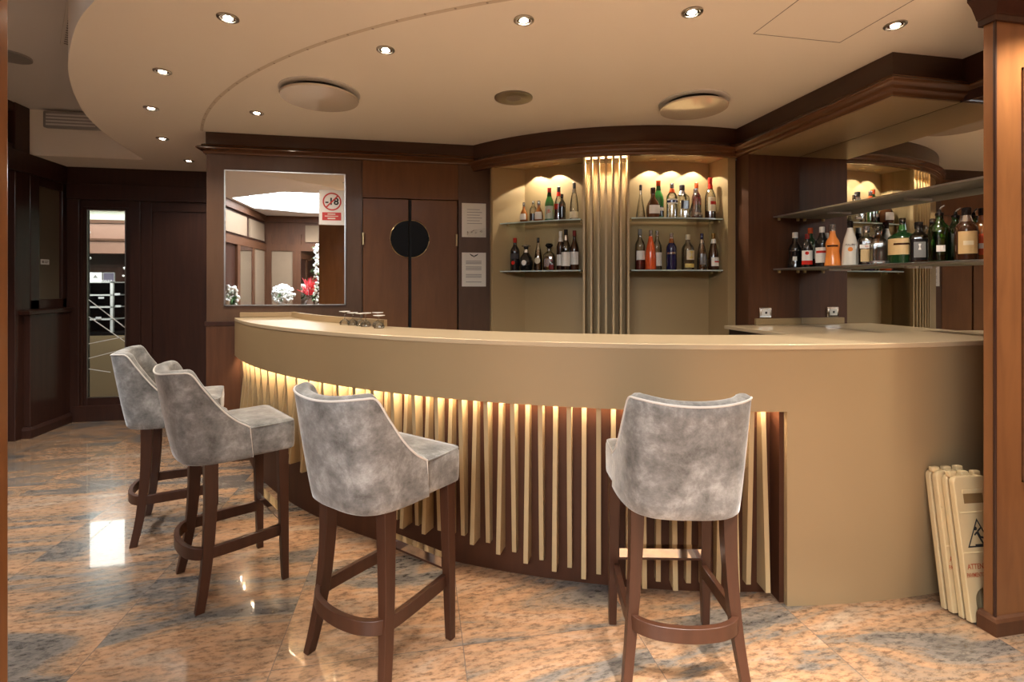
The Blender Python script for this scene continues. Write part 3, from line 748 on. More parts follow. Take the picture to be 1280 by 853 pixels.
# ------------------------------------------------------------------ ceiling fittings
def downlight(a, b, label, energy=20, lit=True):
    d = thing('downlight', label, 'downlight', (a,b,ZC), group='recessed ceiling downlights')
    MB().lathe([(.030,0),(.046,0),(.046,-.005),(.038,-.010),(.032,-.006),(.030,0)], 28).build('bezel', 'nickel', d, smooth=True)
    MB().lathe([(.021,-.003),(.031,-.004),(.031,-.001)], 24).build('reflector', 'chrome', d, smooth=True)
    MB().lathe([(.001,-.006),(.014,-.007),(.021,-.002)], 20).build('lamp', 'lamp', d)
    spot((a,b,ZC-.016), energy, 125, 0.75, (1.0,.88,.72), .03)
    return d
for a, b, l in ((-.848,2.429,'recessed downlight highest on the curved cream ceiling, above the nearer left stools'),(-.173,2.614,'recessed downlight between the big round ceiling disc and the top of the photo'),
    (.463,2.207,'recessed downlight at the top of the photo above the round speaker'),(1.177,2.008,'recessed downlight at the top of the photo above the right ceiling disc'),
    (2.157,1.937,'recessed downlight beside the ceiling hatch'),(-1.423,3.106,'recessed downlight second down the curved ceiling edge row'),
    (-1.794,3.766,'recessed downlight third down the curved ceiling edge row'),(-2.076,4.532,'recessed downlight fourth down the curved ceiling edge row'),
    (-2.2,5.304,'recessed downlight smallest and last of the edge row, by the far doors'),(-1.12,3.737,'recessed downlight in front of the mirror wall crown')):
    downlight(a, b, l)
def ceiling_disc(a, b, r, label):
    d = thing('ceiling_disc', label, 'air diffuser', (a,b,ZC), group='round ceiling discs')
    MB().lathe([(r*.93,0),(r*1.03,0),(r*1.03,-.006),(r*.93,-.006)], 48).build('rim', 'ceiling_grey', d, smooth=True)
    MB().lathe([(r*.80,-.001),(r*.80,-.032)], 40).build('collar', 'blackmat', d, smooth=True)  # black paints the shadow in the gap above the disc
    MB().lathe([(r*.6,-.034),(r*.985,-.034),(r,-.037),(r*.985,-.046),(r*.02,-.049)], 48).build('disc', 'disc_gloss', d, smooth=True)
ceiling_disc(-.612,3.263,.232,'large round ceiling disc with dark gap, above the mirror wall')
ceiling_disc(1.77,3.002,.215,'round ceiling disc glinting in front of the bottle cabinet crown')
s_ = thing('ceiling_speaker', 'round grey ceiling speaker between the two ceiling discs', 'speaker', (.59,3.135,ZC))
MB().lathe([(.092,0),(.122,0),(.122,-.006),(.106,-.010),(.092,-.006)], 40).build('ring', 'nickel', s_, smooth=True)
MB().lathe([(.002,-.007),(.092,-.005)], 40).build('grille', 'grille', s_)
q = MB()
for (p0, p1) in (((1.567,2.128),(2.044,2.128)),((2.044,2.128),(2.044,1.70)),((1.567,2.128),(1.567,1.70)),((1.567,1.70),(2.044,1.70))):
    x0,x1 = sorted((p0[0],p1[0])); y0,y1 = sorted((p0[1],p1[1])); q.box(x0-.0018,x1+.0018,y0-.0018,y1+.0018,ZC-.0012,ZC+.002)
q.build('trim_15', 'ink', kind='structure')
ptsA = arc(BC, 4.118, 68.5, 20, 60); ptsB = arc(BC, 4.098, 68.5, 20, 60)
MB().strip(ptsA, ptsB, ZC-.0018, ZC+.001).build('trim_16', 'seam', kind='structure')
q = MB(); random.seed(11)
for k in range(22):
    p = on(BC, 4.108+random.uniform(-.006,.006), 66-k*2.05); q.lathe([(.001,-.0035),(.006,-.0025),(.006,.001)], 8, (p[0],p[1],ZC))
q.build('trim_17', 'screw', kind='structure')

# ------------------------------------------------------------------ partition at the right and post at the left
q = MB(); q.box(2.262,3.62,1.607,1.649,0.07,2.47)
q.build('wall_right', 'lit_mahogany', bevel=.003, kind='structure')
MB().box(2.258,2.268,1.602,1.612,.07,2.47).build('trim_18', 'dark_shaded_wood', bevel=.003, kind='structure')
q = MB()
for x0,x1,z0,z1 in ((2.395,2.41,.60,2.28),(2.395,3.4,2.265,2.28),(2.395,3.4,.60,.612)): q.box(x0,x1,1.598,1.608,z0,z1)
q.build('trim_19', 'crown', bevel=.002, kind='structure')
MB().sweep([(2.262,1.66),(2.262,1.607),(3.6,1.607)], [(.018,0),(.018,.055),(.012,.066),(0,.072),(-.02,.072),(-.02,0)]).build('baseboard_right', 'mahogany', kind='structure')
MB().sweep([(2.262,1.66),(2.262,1.607),(3.6,1.607)], [(-.02,2.455),(.012,2.455),(.012,2.478),(.020,2.482),(.028,2.50),(.045,2.53),(.060,2.545),(.066,2.55),(.066,2.565),(.080,2.575),(.080,2.60),(-.02,2.60)]).build('trim_20', 'dark_shaded_wood', smooth=True, kind='structure')
q = MB(); q.box(-1.355,-.975,1.20,1.40,0,2.62); q.build('wall_left', 'lit_mahogany', bevel=.004, kind='structure')
MB().box(-1.37,-.96,1.19,1.41,0,.09).build('baseboard_left', 'mahogany', bevel=.004, kind='structure')

# ------------------------------------------------------------------ wet floor signs leaning on the bar
def floor_sign(a, b, lean, label):
    g = thing('floor_sign', label, 'wet floor sign', (a,b,0.004), R(-4), group='wet floor signs by the bar', rx=R(-lean))
    def panel(y0, y1, arch=True):
        H = .575; w0, w1 = .088, .082; rc = .028
        pts = [(-w0,0)]
        if arch: pts += [(-.050,0)]+[(-.050+.050*(1-math.cos(PI*k/12)), .115*0+.085+.045*math.sin(PI*k/12)) for k in range(13)]+[(.050,0)]
        pts += [(w0,0)]+[(w1-rc+rc*math.cos(R(15*k)), H-rc+rc*math.sin(R(15*k))) for k in range(7)]+[(-w1+rc+rc*math.cos(R(90+15*k)), H-rc+rc*math.sin(R(90+15*k))) for k in range(7)]
        n = len(pts); m = MB()
        m.add([(x,y0,z) for x,z in pts]+[(x,y1,z) for x,z in pts], [tuple(range(n)), tuple(range(2*n-1,n-1,-1))]+[(i,(i+1)%n,n+(i+1)%n,n+i) for i in range(n)])
        return m
    fp = panel(-.030,-.006).build('front_panel', 'cream', g, bevel=.004)
    panel(.004,.026).build('rear_panel', 'cream', g, bevel=.004)
    for x in (-.058,.0,.058): MB().box(x-.018,x+.018,-.012,.012,.568,.592).build('hinge_knuckle', 'cream', g, bevel=.006)
    q = MB(); q.box(-.050,.050,-.034,-.029,.505,.522).build('handle_lip', 'cream', g, bevel=.003)
    q = MB(); q.box(-.046,.046,-.0312,-.029,.465,.505); q.build('handle_slot', plain_slot, g, bevel=.002)
    q = MB(); q.box(-.077,.077,-.0335,-.029,.425,.432); q.box(-.081,.081,-.0335,-.029,.265,.272); q.build('rib', 'cream', g, bevel=.002)
    y = -.0318
    tri = MB(); T = [(0,.405),(-.058,.290),(.058,.290)]; t2 = [(x*.84, .328+(z-.328)*.84) for x,z in T]
    tri.add([(x,y,z) for x,z in T]+[(x,y,z) for x,z in t2], [(0,1,4,3),(1,2,5,4),(2,0,3,5)]); tri.build('warning_triangle', 'inkblack', g)
    f = MB()
    def limb(p, qq, w):
        d = Vector((qq[0]-p[0],qq[1]-p[1])); nn = Vector((-d.y,d.x)).normalized()*w
        f.add([(p[0]+nn.x,y,p[1]+nn.y),(p[0]-nn.x,y,p[1]-nn.y),(qq[0]-nn.x,y,qq[1]-nn.y),(qq[0]+nn.x,y,qq[1]+nn.y)], [(0,1,2,3)])
    limb((-.006,.352),(.004,.330),.006); limb((.004,.330),(.022,.326),.004); limb((.022,.326),(.034,.314),.0035); limb((.002,.330),(.018,.300),.004)
    limb((-.006,.350),(-.020,.338),.0035); limb((-.004,.352),(.014,.366),.0035); limb((-.022,.299),(.036,.299),.003)
    f.add([(-.012+.008*math.cos(2*PI*k/14),y,.364+.008*math.sin(2*PI*k/14)) for k in range(14)], [tuple(range(14))])
    f.build('slipping_figure', 'inkblack', g)
    text_mb('ATTENZIONE', .029, bold=.02).map(lambda p: Vector((p.x*.82, y, p.z+.215))).build('lettering', 'redink', g)
    text_mb('PAVIMENTO BAGNATO', .023, bold=.02).map(lambda p: Vector((p.x*.66, y, p.z+.182))).build('lettering', 'redink', g)
    return g
plain_slot = plain('slot_shade', (0.22, 0.13, 0.05), 0.6)
floor_sign(2.318,1.69,8.3,'front cream folded wet floor sign with slipping-man triangle, leaning towards the bar')
floor_sign(2.306,1.752,8.3,'rear cream folded wet floor sign, sandwiched between the front sign and the bar')

# ------------------------------------------------------------------ bottles
BM = {}
def bmat(key):
    if key in BM: return BM[key]
    clr = {'clear':((.93,.94,.92),(.42,.43,.40)), 'green_glass':((.26,.62,.18),(.05,.24,.04)), 'smoke':((.55,.52,.48),(.16,.14,.12)), 'amber_glass':((.60,.26,.07),(.16,.05,.01)), 'pale_gold':((.86,.70,.40),(.34,.24,.10))}
    if key in clr: m = clear_glass('bottle_'+key, *clr[key], gloss=.35)
    else:
        c = {'dark_green':(.010,.040,.012),'mid_green':(.03,.15,.03),'brown':(.045,.016,.007),'black':(.010,.009,.009),'dark_red':(.05,.008,.008),'amber':(.26,.085,.018),'rum':(.09,.032,.012),
             'orange':(.80,.27,.06),'coral_orange':(.72,.11,.03),'milk':(.72,.69,.62),'navy':(.012,.012,.06),'red':(.55,.03,.02),'white':(.78,.76,.71),'silver':(.6,.6,.6),'gold':(.55,.38,.14),
             'cream':(.72,.64,.46),'kraft':(.60,.42,.20),'yellow':(.72,.55,.16),'grey':(.20,.20,.20),'pale_green':(.45,.52,.42),'darkgrey':(.06,.06,.065),'orange_red':(.65,.10,.03),'maroon':(.18,.02,.02),'blue':(.05,.10,.30)}[key]
        metal = 0.9 if key in ('silver','gold') else 0
        m = plain('bottle_'+key, c, .14 if key not in ('white','cream','kraft','yellow','pale_green') else .5, metal, coat=.5 if key in ('dark_green','mid_green','brown','black','dark_red','amber','rum','navy') else 0)
    BM[key] = m; return m
def prof(kind, r, h):
    if kind == 'round':   p = [(.90,0),(1,.012),(1,.02),(1,.56),(.97,.62),(.80,.68),(.48,.745),(.36,.80),(.33,.90),(.36,.905),(.36,.93)]; e=[2]*11
    elif kind == 'tall':  p = [(.90,0),(1,.012),(1,.02),(1,.50),(.94,.57),(.74,.65),(.50,.72),(.38,.79),(.34,.90),(.38,.905),(.38,.93)]; e=[2]*11
    elif kind == 'square':p = [(.90,0),(.97,.012),(.97,.02),(.97,.60),(.93,.66),(.66,.71),(.42,.75),(.36,.79),(.36,.88),(.40,.885),(.40,.91)]; e=[5,5,5,5,5,4,3,2,2,2,2]
    elif kind == 'broad': p = [(.92,0),(1,.015),(1,.03),(1,.52),(.96,.58),(.70,.64),(.34,.68),(.27,.73),(.25,.80),(.19,.90),(.19,.93)]; e=[2]*11
    elif kind == 'cone':  p = [(.92,0),(1,.02),(1,.07),(.86,.22),(.62,.42),(.40,.58),(.28,.70),(.24,.80),(.24,.88),(.27,.885),(.27,.91)]; e=[2]*11
    elif kind == 'curvy': p = [(.88,0),(1,.015),(1,.03),(.92,.14),(.78,.36),(.86,.48),(.88,.54),(.74,.62),(.46,.70),(.34,.80),(.34,.92)]; e=[2]*11
    elif kind == 'bell':  p = [(.88,0),(1,.015),(1,.04),(.98,.28),(.88,.46),(.68,.62),(.46,.74),(.34,.82),(.30,.90),(.32,.905),(.32,.92)]; e=[2]*11
    elif kind == 'flask': p = [(.80,0),(.9,.01),(1,.10),(1.02,.26),(.96,.40),(.74,.52),(.46,.62),(.36,.70),(.33,.82),(.36,.84),(.36,.87)]; e=[2.6]*7+[2]*4
    elif kind == 'jug':   p = [(.60,0),(.80,.03),(1,.22),(1.0,.34),(.86,.50),(.56,.62),(.36,.70),(.30,.78),(.30,.86),(.40,.87),(.40,.89)]; e=[2]*11
    elif kind == 'decanter': p = [(.90,0),(1,.02),(1,.05),(.98,.50),(.90,.60),(.62,.66),(.40,.70),(.36,.74),(.36,.80),(.44,.81),(.44,.83)]; e=[6,6,6,6,5,4,2,2,2,2,2]
    return [(r*a, h*b) for a, b in p], e
def radius_at(pr, z):
    for (r0,z0),(r1,z1) in zip(pr, pr[1:]):
        if z0 <= z <= z1 and z1 > z0: return r0+(r1-r0)*(z-z0)/(z1-z0)
    return pr[-1][0]
def patch(pr, ex, z0, z1, half, n=14, m=4, off=.0012, ctr=0):
    vs = []; 
    for j in range(m+1):
        z = z0+(z1-z0)*j/m; r = radius_at(pr, z)
        k0 = min(range(len(pr)), key=lambda i: abs(pr[i][1]-z)); e = ex[k0]
        for i in range(n+1):
            t = R(-90+ctr+half*(2*i/n-1)); cx, sx = math.cos(t), math.sin(t)
            q = (abs(cx)**e+abs(sx)**e)**(-1/e)
            vs.append(((r*q+off)*cx, (r*q+off)*sx, z))
    return MB().add(vs, [(j*(n+1)+i, j*(n+1)+i+1, (j+1)*(n+1)+i+1, (j+1)*(n+1)+i) for j in range(m) for i in range(n)])
def bottle(loc, rz, kind, r, h, glass, cap, label, neck=None, lab=None, band=None, liquid=None, emblem=None, text=None, group=None, capk='cap'):
    """lab/band: (colour, z0, z1, half angle) as fractions of the height"""
    g = thing('bottle', label, 'bottle', loc, rz, group=group)
    pr, ex = prof(kind, r, h)
    MB().lathe(pr, 28, ex=ex).build('glass_body', bmat(glass), g, smooth=True, angle=50)
    topz = pr[-1][1]; rn = pr[-1][0]
    if capk == 'ball':
        MB().lathe([(rn*.8,topz-.002),(rn*.9,topz+.004),(rn*1.5,topz+(h-topz)*.35),(rn*1.7,topz+(h-topz)*.6),(rn*1.2,h-.002),(rn*.3,h)], 16).build('stopper', bmat(cap), g, smooth=True)
    elif capk == 'pourer':
        MB().lathe([(rn*1.1,topz-.012),(rn*1.1,topz),(rn*.6,topz+.004),(rn*.4,h)], 14).build('pourer', bmat(cap), g, smooth=True)
        MB().tube([(0,0,h-.004),(.006,-.004,h+.010),(.018,-.012,h+.018)], [.004,.004,.003], 8).build('spout', bmat('silver'), g, smooth=True)
    else:
        MB().lathe([(rn*1.06,topz-.075*h),(rn*1.1,topz-.07*h),(rn*1.12,h-.003),(rn*.95,h)], 18).build('cap', bmat(cap), g, smooth=True)
    if neck:
        z1 = topz-.078*h; z0 = z1-.12*h
        MB().lathe([(radius_at(pr,z0)+.001,z0),(radius_at(pr,z1)+.001,z1)], 18).build('neck_foil', bmat(neck), g, smooth=True)
    if liquid:
        c, lv = liquid
        lp = [(max(rr-.0022,.002), zz+.003) for rr, zz in pr if zz < lv*h]; lp.append((max(radius_at(pr, lv*h)-.0022,.002), lv*h))
        MB().lathe(lp, 24, ex=ex[:len(lp)-1]+[ex[min(len(lp)-1,10)]]).build('liquid', bmat(c), g, smooth=True)
    for nm, L_, off in (('label', lab, .0012), ('label_band', band, .0022)):
        if L_: patch(pr, ex, L_[1]*h, L_[2]*h, L_[3], off=off).build(nm, bmat(L_[0]), g, smooth=True)
    if emblem:
        c, zc, er = emblem; rr = radius_at(pr, zc*h)+.0026
        vs = [(0,-rr,zc*h)]+[(rr*math.sin(er*math.cos(2*PI*k/16)/rr), -rr*math.cos(er*math.cos(2*PI*k/16)/rr), zc*h+er*math.sin(2*PI*k/16)) for k in range(16)]
        MB().add(vs, [(0,1+k,1+(k+1)%16) for k in range(16)]).build('emblem', bmat(c), g)
    if text:
        s, size, zc, c = text; rr = radius_at(pr, zc*h)+.003
        text_mb(s, size).map(lambda p: Vector((rr*math.sin(p.x/rr), -rr*math.cos(p.x/rr), p.z+zc*h))).build('lettering', bmat(c), g)
    return g
def drum(t, rr, z):
    p = on(DC, rr, t); return (p[0], p[1], z), R(-t+8)
ZU_, ZL_ = 1.9155, 1.5155
G1, G2, G3, G4 = 'bottles on the upper shelf of the left alcove','bottles on the lower shelf of the left alcove','bottles on the upper shelf of the right alcove','bottles on the lower shelf of the right alcove'
def B(t, rr, z, *a, **k):
    loc, rz = drum(t, rr, z); return bottle(loc, rz, *a, **k)
# left alcove, upper
B(40.1,2.025,ZU_,'flask',.030,.165,'amber','silver','small amber flask bottle with silver cap, first on the upper shelf of the left alcove',lab=('white',.12,.42,50),group=G1)
B(38.6,1.955,ZU_,'round',.032,.185,'clear','silver','clear bottle with silver cap and black label between two small amber flasks',lab=('black',.10,.40,70),group=G1)
B(36.4,2.01,ZU_,'flask',.034,.172,'amber','silver','small amber flask bottle with white label, next to the green bottle of the left alcove',lab=('white',.10,.45,55),group=G1)
B(33.9,2.00,ZU_,'tall',.037,.272,'mid_green','red','green bottle with red cap and yellow label in the left alcove',lab=('pale_green',.06,.44,60),text=('JB',.040,.28,'red'),neck='dark_green',group=G1)
B(32.0,1.955,ZU_,'tall',.035,.282,'clear','darkgrey','clear bottle with red neck and dark cap behind the small black-labelled one',neck='red',lab=('red',.34,.50,80),liquid=('maroon',.4),group=G1)
B(30.5,2.045,ZU_,'round',.028,.205,'smoke','black','small smoky bottle with black label in front of the red-necked one',lab=('black',.08,.50,75),group=G1)
B(28.0,2.00,ZU_,'bell',.036,.298,'clear','darkgrey','tall clear bottle with silver neck band beside the slatted pilaster, upper shelf',neck='silver',lab=('cream',.05,.22,70),group=G1)
# left alcove, lower
B(42.6,2.02,ZL_,'round',.040,.275,'black','red','black bottle with red cap and seal, first on the left lower alcove shelf',lab=('darkgrey',.36,.52,70),emblem=('red',.24,.017),group=G2)
B(39.7,2.01,ZL_,'jug',.058,.215,'black','silver','round black flagon with silver stopper on the lower shelf of the left alcove',capk='ball',emblem=('white',.30,.022),neck='silver',group=G2)
B(36.7,2.00,ZL_,'bell',.033,.270,'clear','black','slim clear bottle with black cap and oval cream label, lower shelf of the left alcove',liquid=('pale_gold',.62),emblem=('cream',.30,.026),group=G2)
B(34.1,1.985,ZL_,'decanter',.046,.222,'clear','black','square clear decanter with black stopper on the lower shelf of the left alcove',capk='ball',liquid=('pale_gold',.55),lab=('silver',.14,.42,36),group=G2)
B(31.4,1.97,ZL_,'round',.034,.318,'brown','white','brown bottle with white cap, leftmost of three by the pilaster, lower shelf',lab=('white',.12,.40,60),neck='white',group=G2)
B(29.8,2.02,ZL_,'tall',.037,.325,'smoke','black','smoky bottle with black cap and white label, middle of three by the pilaster',lab=('white',.10,.44,65),neck='silver',group=G2)
B(28.0,1.99,ZL_,'tall',.036,.318,'brown','maroon','dark brown bottle with maroon cap and white label beside the pilaster, lower shelf',lab=('white',.14,.46,60),group=G2)
B(32.9,2.05,ZL_,'square',.020,.085,'dark_red','maroon','tiny dark red miniature bottle in front of the square decanter',lab=('maroon',.1,.5,60),group=G2)
# right alcove, upper
B(13.2,2.00,ZU_,'cone',.036,.262,'clear','darkgrey','slender clear cone bottle with grey cap, first on the upper shelf of the right alcove',neck='silver',group=G3)
B(10.8,2.045,ZU_,'flask',.048,.232,'rum','brown','brown rounded bottle with white shield label in the right alcove',lab=('white',.12,.40,55),group=G3)
B(9.0,1.975,ZU_,'tall',.041,.302,'mid_green','orange_red','green bottle with orange-red cap and dark label in the right alcove',neck='dark_green',lab=('black',.06,.30,60),band=('white',.20,.28,40),group=G3)
B(6.4,2.02,ZU_,'round',.041,.272,'clear','silver','clear bottle with orange neck foil and blue band in the right alcove',neck='orange_red',lab=('white',.40,.54,80),band=('navy',.44,.50,80),group=G3)
B(3.6,1.985,ZU_,'square',.047,.268,'clear','darkgrey','clear square bottle with large dark grey label in the right alcove',lab=('darkgrey',.28,.52,40),neck='silver',group=G3)
B(1.2,2.035,ZU_,'cone',.054,.232,'clear','silver','wide clear triangular decanter on the upper shelf of the right alcove',lab=('silver',.10,.18,40),group=G3)
B(-.6,1.945,ZU_,'round',.036,.298,'dark_red','orange_red','dark red bottle with orange cap behind the triangular decanter',lab=('maroon',.40,.60,60),group=G3)
B(-2.9,2.01,ZU_,'tall',.040,.328,'clear','red','tall clear bottle with red cap and yellow label, last on the upper shelf',neck='red',lab=('cream',.18,.52,65),band=('red',.34,.42,40),liquid=('rum',.20),group=G3)
# right alcove, lower
B(13.4,2.01,ZL_,'round',.038,.318,'clear','grey','clear bottle half full of dark liquor, first on the lower shelf of the right alcove',liquid=('maroon',.44),lab=('white',.24,.46,60),group=G4)
B(11.2,2.03,ZL_,'bell',.042,.305,'coral_orange','silver','bright orange-red opaque bottle with silver cap on the alcove lower shelf',lab=('orange_red',.40,.50,50),group=G4)
B(9.3,1.972,ZL_,'round',.036,.308,'clear','silver','clear bottle with white label just behind the orange-red bottle',lab=('white',.10,.44,60),group=G4)
B(6.4,2.01,ZL_,'round',.040,.285,'navy','silver','dark blue bottle with copper neck on the alcove lower shelf',neck='amber',lab=('silver',.42,.48,80),group=G4)
B(2.6,2.01,ZL_,'round',.046,.276,'clear','cream','clear bottle with round yellow label on the alcove lower shelf',lab=('yellow',.06,.17,60),emblem=('yellow',.42,.030),band=('cream',.28,.55,45),group=G4)
B(-.6,2.02,ZL_,'bell',.036,.285,'clear','navy','clear silver-necked bottle with grey label on the alcove lower shelf',neck='silver',lab=('grey',.14,.44,60),group=G4)
B(-1.9,1.965,ZL_,'tall',.030,.235,'amber','amber','slim amber bottle behind the silver-necked one',lab=('cream',.12,.36,60),group=G4)
B(-3.3,2.03,ZL_,'bell',.041,.288,'brown','gold','dark brown bottle with gold foil neck and white label, last on the lower shelf',neck='white',lab=('white',.10,.34,65),band=('red',.20,.24,30),group=G4)
# bottles on the smoked shelf in front of the mirror
G5 = 'bottles on the smoked shelf before the mirror'; zs = 1.5205
def S(b, a, *args, **k): return bottle((a,b,zs), R(-43), *args, group=G5, **k)
S(3.204,2.70,'curvy',.050,.262,'black','white','black curvy bottle with white cap, nearest the wood panel on the smoked shelf',lab=('white',.20,.32,18),band=('silver',.47,.50,60))
S(3.037,2.655,'round',.036,.232,'black','maroon','small dark bottle with red and white label in front of the green-labelled one',lab=('white',.08,.50,60),band=('red',.08,.20,60),emblem=('red',.42,.012))
S(3.105,2.74,'round',.042,.285,'dark_green','orange_red','dark green bottle with orange cap and pale green label on the smoked shelf',lab=('pale_green',.22,.55,65),neck='dark_green')
S(2.94,2.685,'round',.043,.272,'black','white','black bottle with white label and red script next to the orange one',lab=('white',.10,.48,60),band=('red',.34,.40,50),neck='black')
S(2.815,2.650,'curvy',.047,.272,'orange','silver','bright orange opaque bottle on the smoked shelf before the mirror',band=('brown',.46,.50,45))
S(2.726,2.695,'bell',.047,.285,'milk','black','milky white bottle with black cap on the smoked shelf before the mirror',emblem=('orange',.36,.014),text=('MALIBU',.017,.46,'brown'))
S(2.615,2.700,'square',.043,.240,'clear','silver','square clear bottle with gold label and red lettering on the smoked shelf',lab=('kraft',.08,.40,36),band=('white',.42,.52,40),text=('VODKA',.016,.47,'red'))
S(2.508,2.672,'decanter',.042,.240,'clear','smoke','cut crystal square decanter on the smoked shelf before the mirror',capk='ball',lab=('silver',.03,.08,44))
S(2.402,2.725,'broad',.071,.262,'dark_green','smoke','broad squat bottle with kraft paper label and green neck on the smoked shelf',lab=('kraft',.19,.54,75),neck='mid_green',band=('brown',.40,.44,40))
S(2.275,2.685,'square',.044,.222,'smoke','black','square whiskey bottle with black label and white print on the smoked shelf',liquid=('rum',.60),lab=('black',.06,.58,44),band=('grey',.12,.50,30),emblem=('white',.38,.017))
S(2.128,2.640,'round',.046,.268,'green_glass','black','large green bottle with black pourer and small white label on the smoked shelf',capk='pourer',lab=('white',.18,.30,22))
S(2.150,2.770,'round',.044,.262,'green_glass','black','lighter green bottle with silver label behind the large green one',capk='pourer',lab=('silver',.10,.56,40))
S(2.017,2.665,'round',.046,.262,'brown','black','dark brown bottle with tall gold label, second from the partition on the smoked shelf',neck='silver',lab=('kraft',.12,.54,50),band=('cream',.28,.36,24))
S(2.012,2.755,'round',.038,.262,'amber','black','amber bottle with red and white label beside the partition edge',lab=('orange_red',.10,.50,60),band=('white',.22,.32,60))

# ------------------------------------------------------------------ room beyond the glass door
MB().box(-7.2,-1.5,10.0,10.2,0,2.8).build('wall_far', 'mint', kind='structure')
MB().box(-7.2,-1.5,9.55,9.99,1.93,2.50).build('trim_21', 'terracotta', kind='structure')
q = MB(); q.box(-7.2,-1.5,9.53,9.56,2.44,2.50); q.box(-7.2,-1.5,9.53,9.56,2.14,2.18); q.build('trim_22', 'mahogany', kind='structure')
MB().box(-7.2,-1.5,9.8,9.99,0,1.93).build('trim_23', 'dark_shaded_wood', kind='structure')
MB().box(-7.2,-7.0,5.92,10.2,0,2.8).build('wall_left', 'mint', kind='structure')
MB().box(-1.6,-1.4,5.92,10.2,0,2.8).build('wall_right', 'mint', kind='structure')
MB().box(-7.2,-1.4,5.92,10.2,2.76,2.86).build('ceiling', 'mint', kind='structure')
lp = thing('light_panel', 'white ceiling light panel of the room beyond the glass door', 'ceiling light', (-4.6,9.0,2.755))
MB().box(-1.9,1.9,-.75,.85,-.02,0).build('diffuser', 'panel_light', lp)
q = MB()
for x0,x1,y0,y1 in ((-1.93,-1.9,-.78,.88),(1.9,1.93,-.78,.88),(-1.9,1.9,-.78,-.75),(-1.9,1.9,.85,.88)): q.box(x0,x1,y0,y1,-.03,0)
q.build('frame', 'white', lp)
bf = thing('buffet_counter', 'champagne buffet counter with black display case, seen through the glass door', 'buffet counter', (-3.9,7.0,0))
MB().box(-1.0,1.0,0,.6,0,.764).build('front_panel', 'gold', bf)
MB().box(-1.0,1.0,.02,.6,.764,.80).build('ledge', 'black', bf)
cs = MB(); cs.box(-1.0,1.0,.35,.6,.80,1.42); cs.build('display_case', 'black', bf)
for z in (.963,1.117,1.268,1.43): MB().box(-1.0,.105,.06,.34,z-.008,z+.008).build('rail', 'white', bf)
MB().box(.075,.105,.06,.09,.80,1.44).build('upright', 'white', bf)
for x, z in ((-.02,1.235),(.16,1.28),(.17,1.13),(-.05,.985)): MB().box(x-.03,x+.03,.05,.056,z-.012,z+.012).build('price_tag', 'paper2', bf)
text_mb('NO TAKE AWAY', .042).map(lambda p: Vector((p.x-.055, .05, p.z+1.445))).build('lettering', 'white', bf)
cd = thing('table_card', 'white card with small emblem standing on the display case', 'card', (-4.02,7.12,1.439))
MB().box(-.07,.07,-.004,.004,0,.115).build('card', 'paper2', cd)
MB().add([(-.028,-.0048,.045),(.028,-.0048,.045),(0,-.0048,.085)], [(0,1,2)]).build('emblem', 'ink', cd)
pf = thing('picture_frame', 'dark violet framed picture beside the white card on the display case', 'picture', (-3.88,7.14,1.439))
MB().box(-.065,.065,-.008,.008,0,.115).build('frame', 'greymetal', pf); MB().box(-.057,.057,-.0095,-.008,.008,.107).build('print', plain('violet_print', (.10,.085,.12), .5), pf)

# flowers
def blob(mb, c, r, rnd):
    """small rounded bloom"""
    prof_ = [(r*math.sin(PI*k/5)*rnd.uniform(.85,1.1)+.0005, -r*math.cos(PI*k/5)) for k in range(6)]
    mb.lathe(prof_, 7, c)
def plant(name, label, cat, loc, seed, n, rx, rz_, r, pot=True, leaves=12, group=None):
    rnd = random.Random(seed); g = thing(name, label, cat, loc, group=group)
    if pot: MB().lathe([(.06,0),(.075,.01),(.09,.13),(.08,.13),(.075,.115)], 20).build('pot', 'white', g, smooth=True)
    base = .12 if pot else 0
    m = MB()
    for _ in range(n):
        u, v = rnd.uniform(0,2*PI), math.sqrt(rnd.random())
        z = rnd.uniform(-1,1); k = math.sqrt(max(0,1-z*z))
        blob(m, (rx*k*math.cos(u)*v, rx*k*math.sin(u)*v, base+rz_*(1+z)), rnd.uniform(.7,1.2)*r, rnd)
    m.build('blooms', 'bloom', g, smooth=True)
    m = MB()
    for _ in range(leaves):
        u = rnd.uniform(0,2*PI); L_ = rnd.uniform(.5,1.0)*rx*1.2; w = .022
        d = Vector((math.cos(u), math.sin(u), 0)); s = Vector((-d.y, d.x, 0))*w
        p = [Vector((0,0,base)), d*L_*.5+Vector((0,0,base+rz_*rnd.uniform(.4,1.0))), d*L_+Vector((0,0,base+rz_*rnd.uniform(.2,1.2)))]
        m.add([p[0]-s*.3,p[0]+s*.3,p[1]+s,p[1]-s,p[2],p[1]+Vector((0,0,.008))], [(0,1,2,5,3),(3,5,2,4)])
    m.build('leaves', 'leaf', g)
    m = MB()
    for _ in range(5):
        u = rnd.uniform(0,2*PI); m.tube([(0,0,base*.8),(rx*.3*math.cos(u),rx*.3*math.sin(u),base+rz_*.8),(rx*.6*math.cos(u),rx*.6*math.sin(u),base+rz_*1.5)], .005, 5)
    m.build('stem', 'leaf', g)
    return g
plant('orchid', 'white flowering plant on the display case beyond the glass door', 'plant', (-3.80,7.45,1.425), 5, 26, .08, .12, .016, pot=False, leaves=4)
po = MB().box(-4.90,-4.78,8.15,8.3,0,2.75).build('trim_24', 'bark', kind='structure')
gl = thing('garland', 'white flower garland with warm fairy lights on the post beyond the glass door', 'garland', (-4.72,8.12,1.3))
rnd = random.Random(2); m = MB()
for k in range(28): blob(m, (rnd.uniform(-.05,.05), rnd.uniform(-.03,.03), .45+rnd.uniform(0,.55)), .022, rnd)
m.build('blooms', 'bloom', gl, smooth=True)
m = MB()
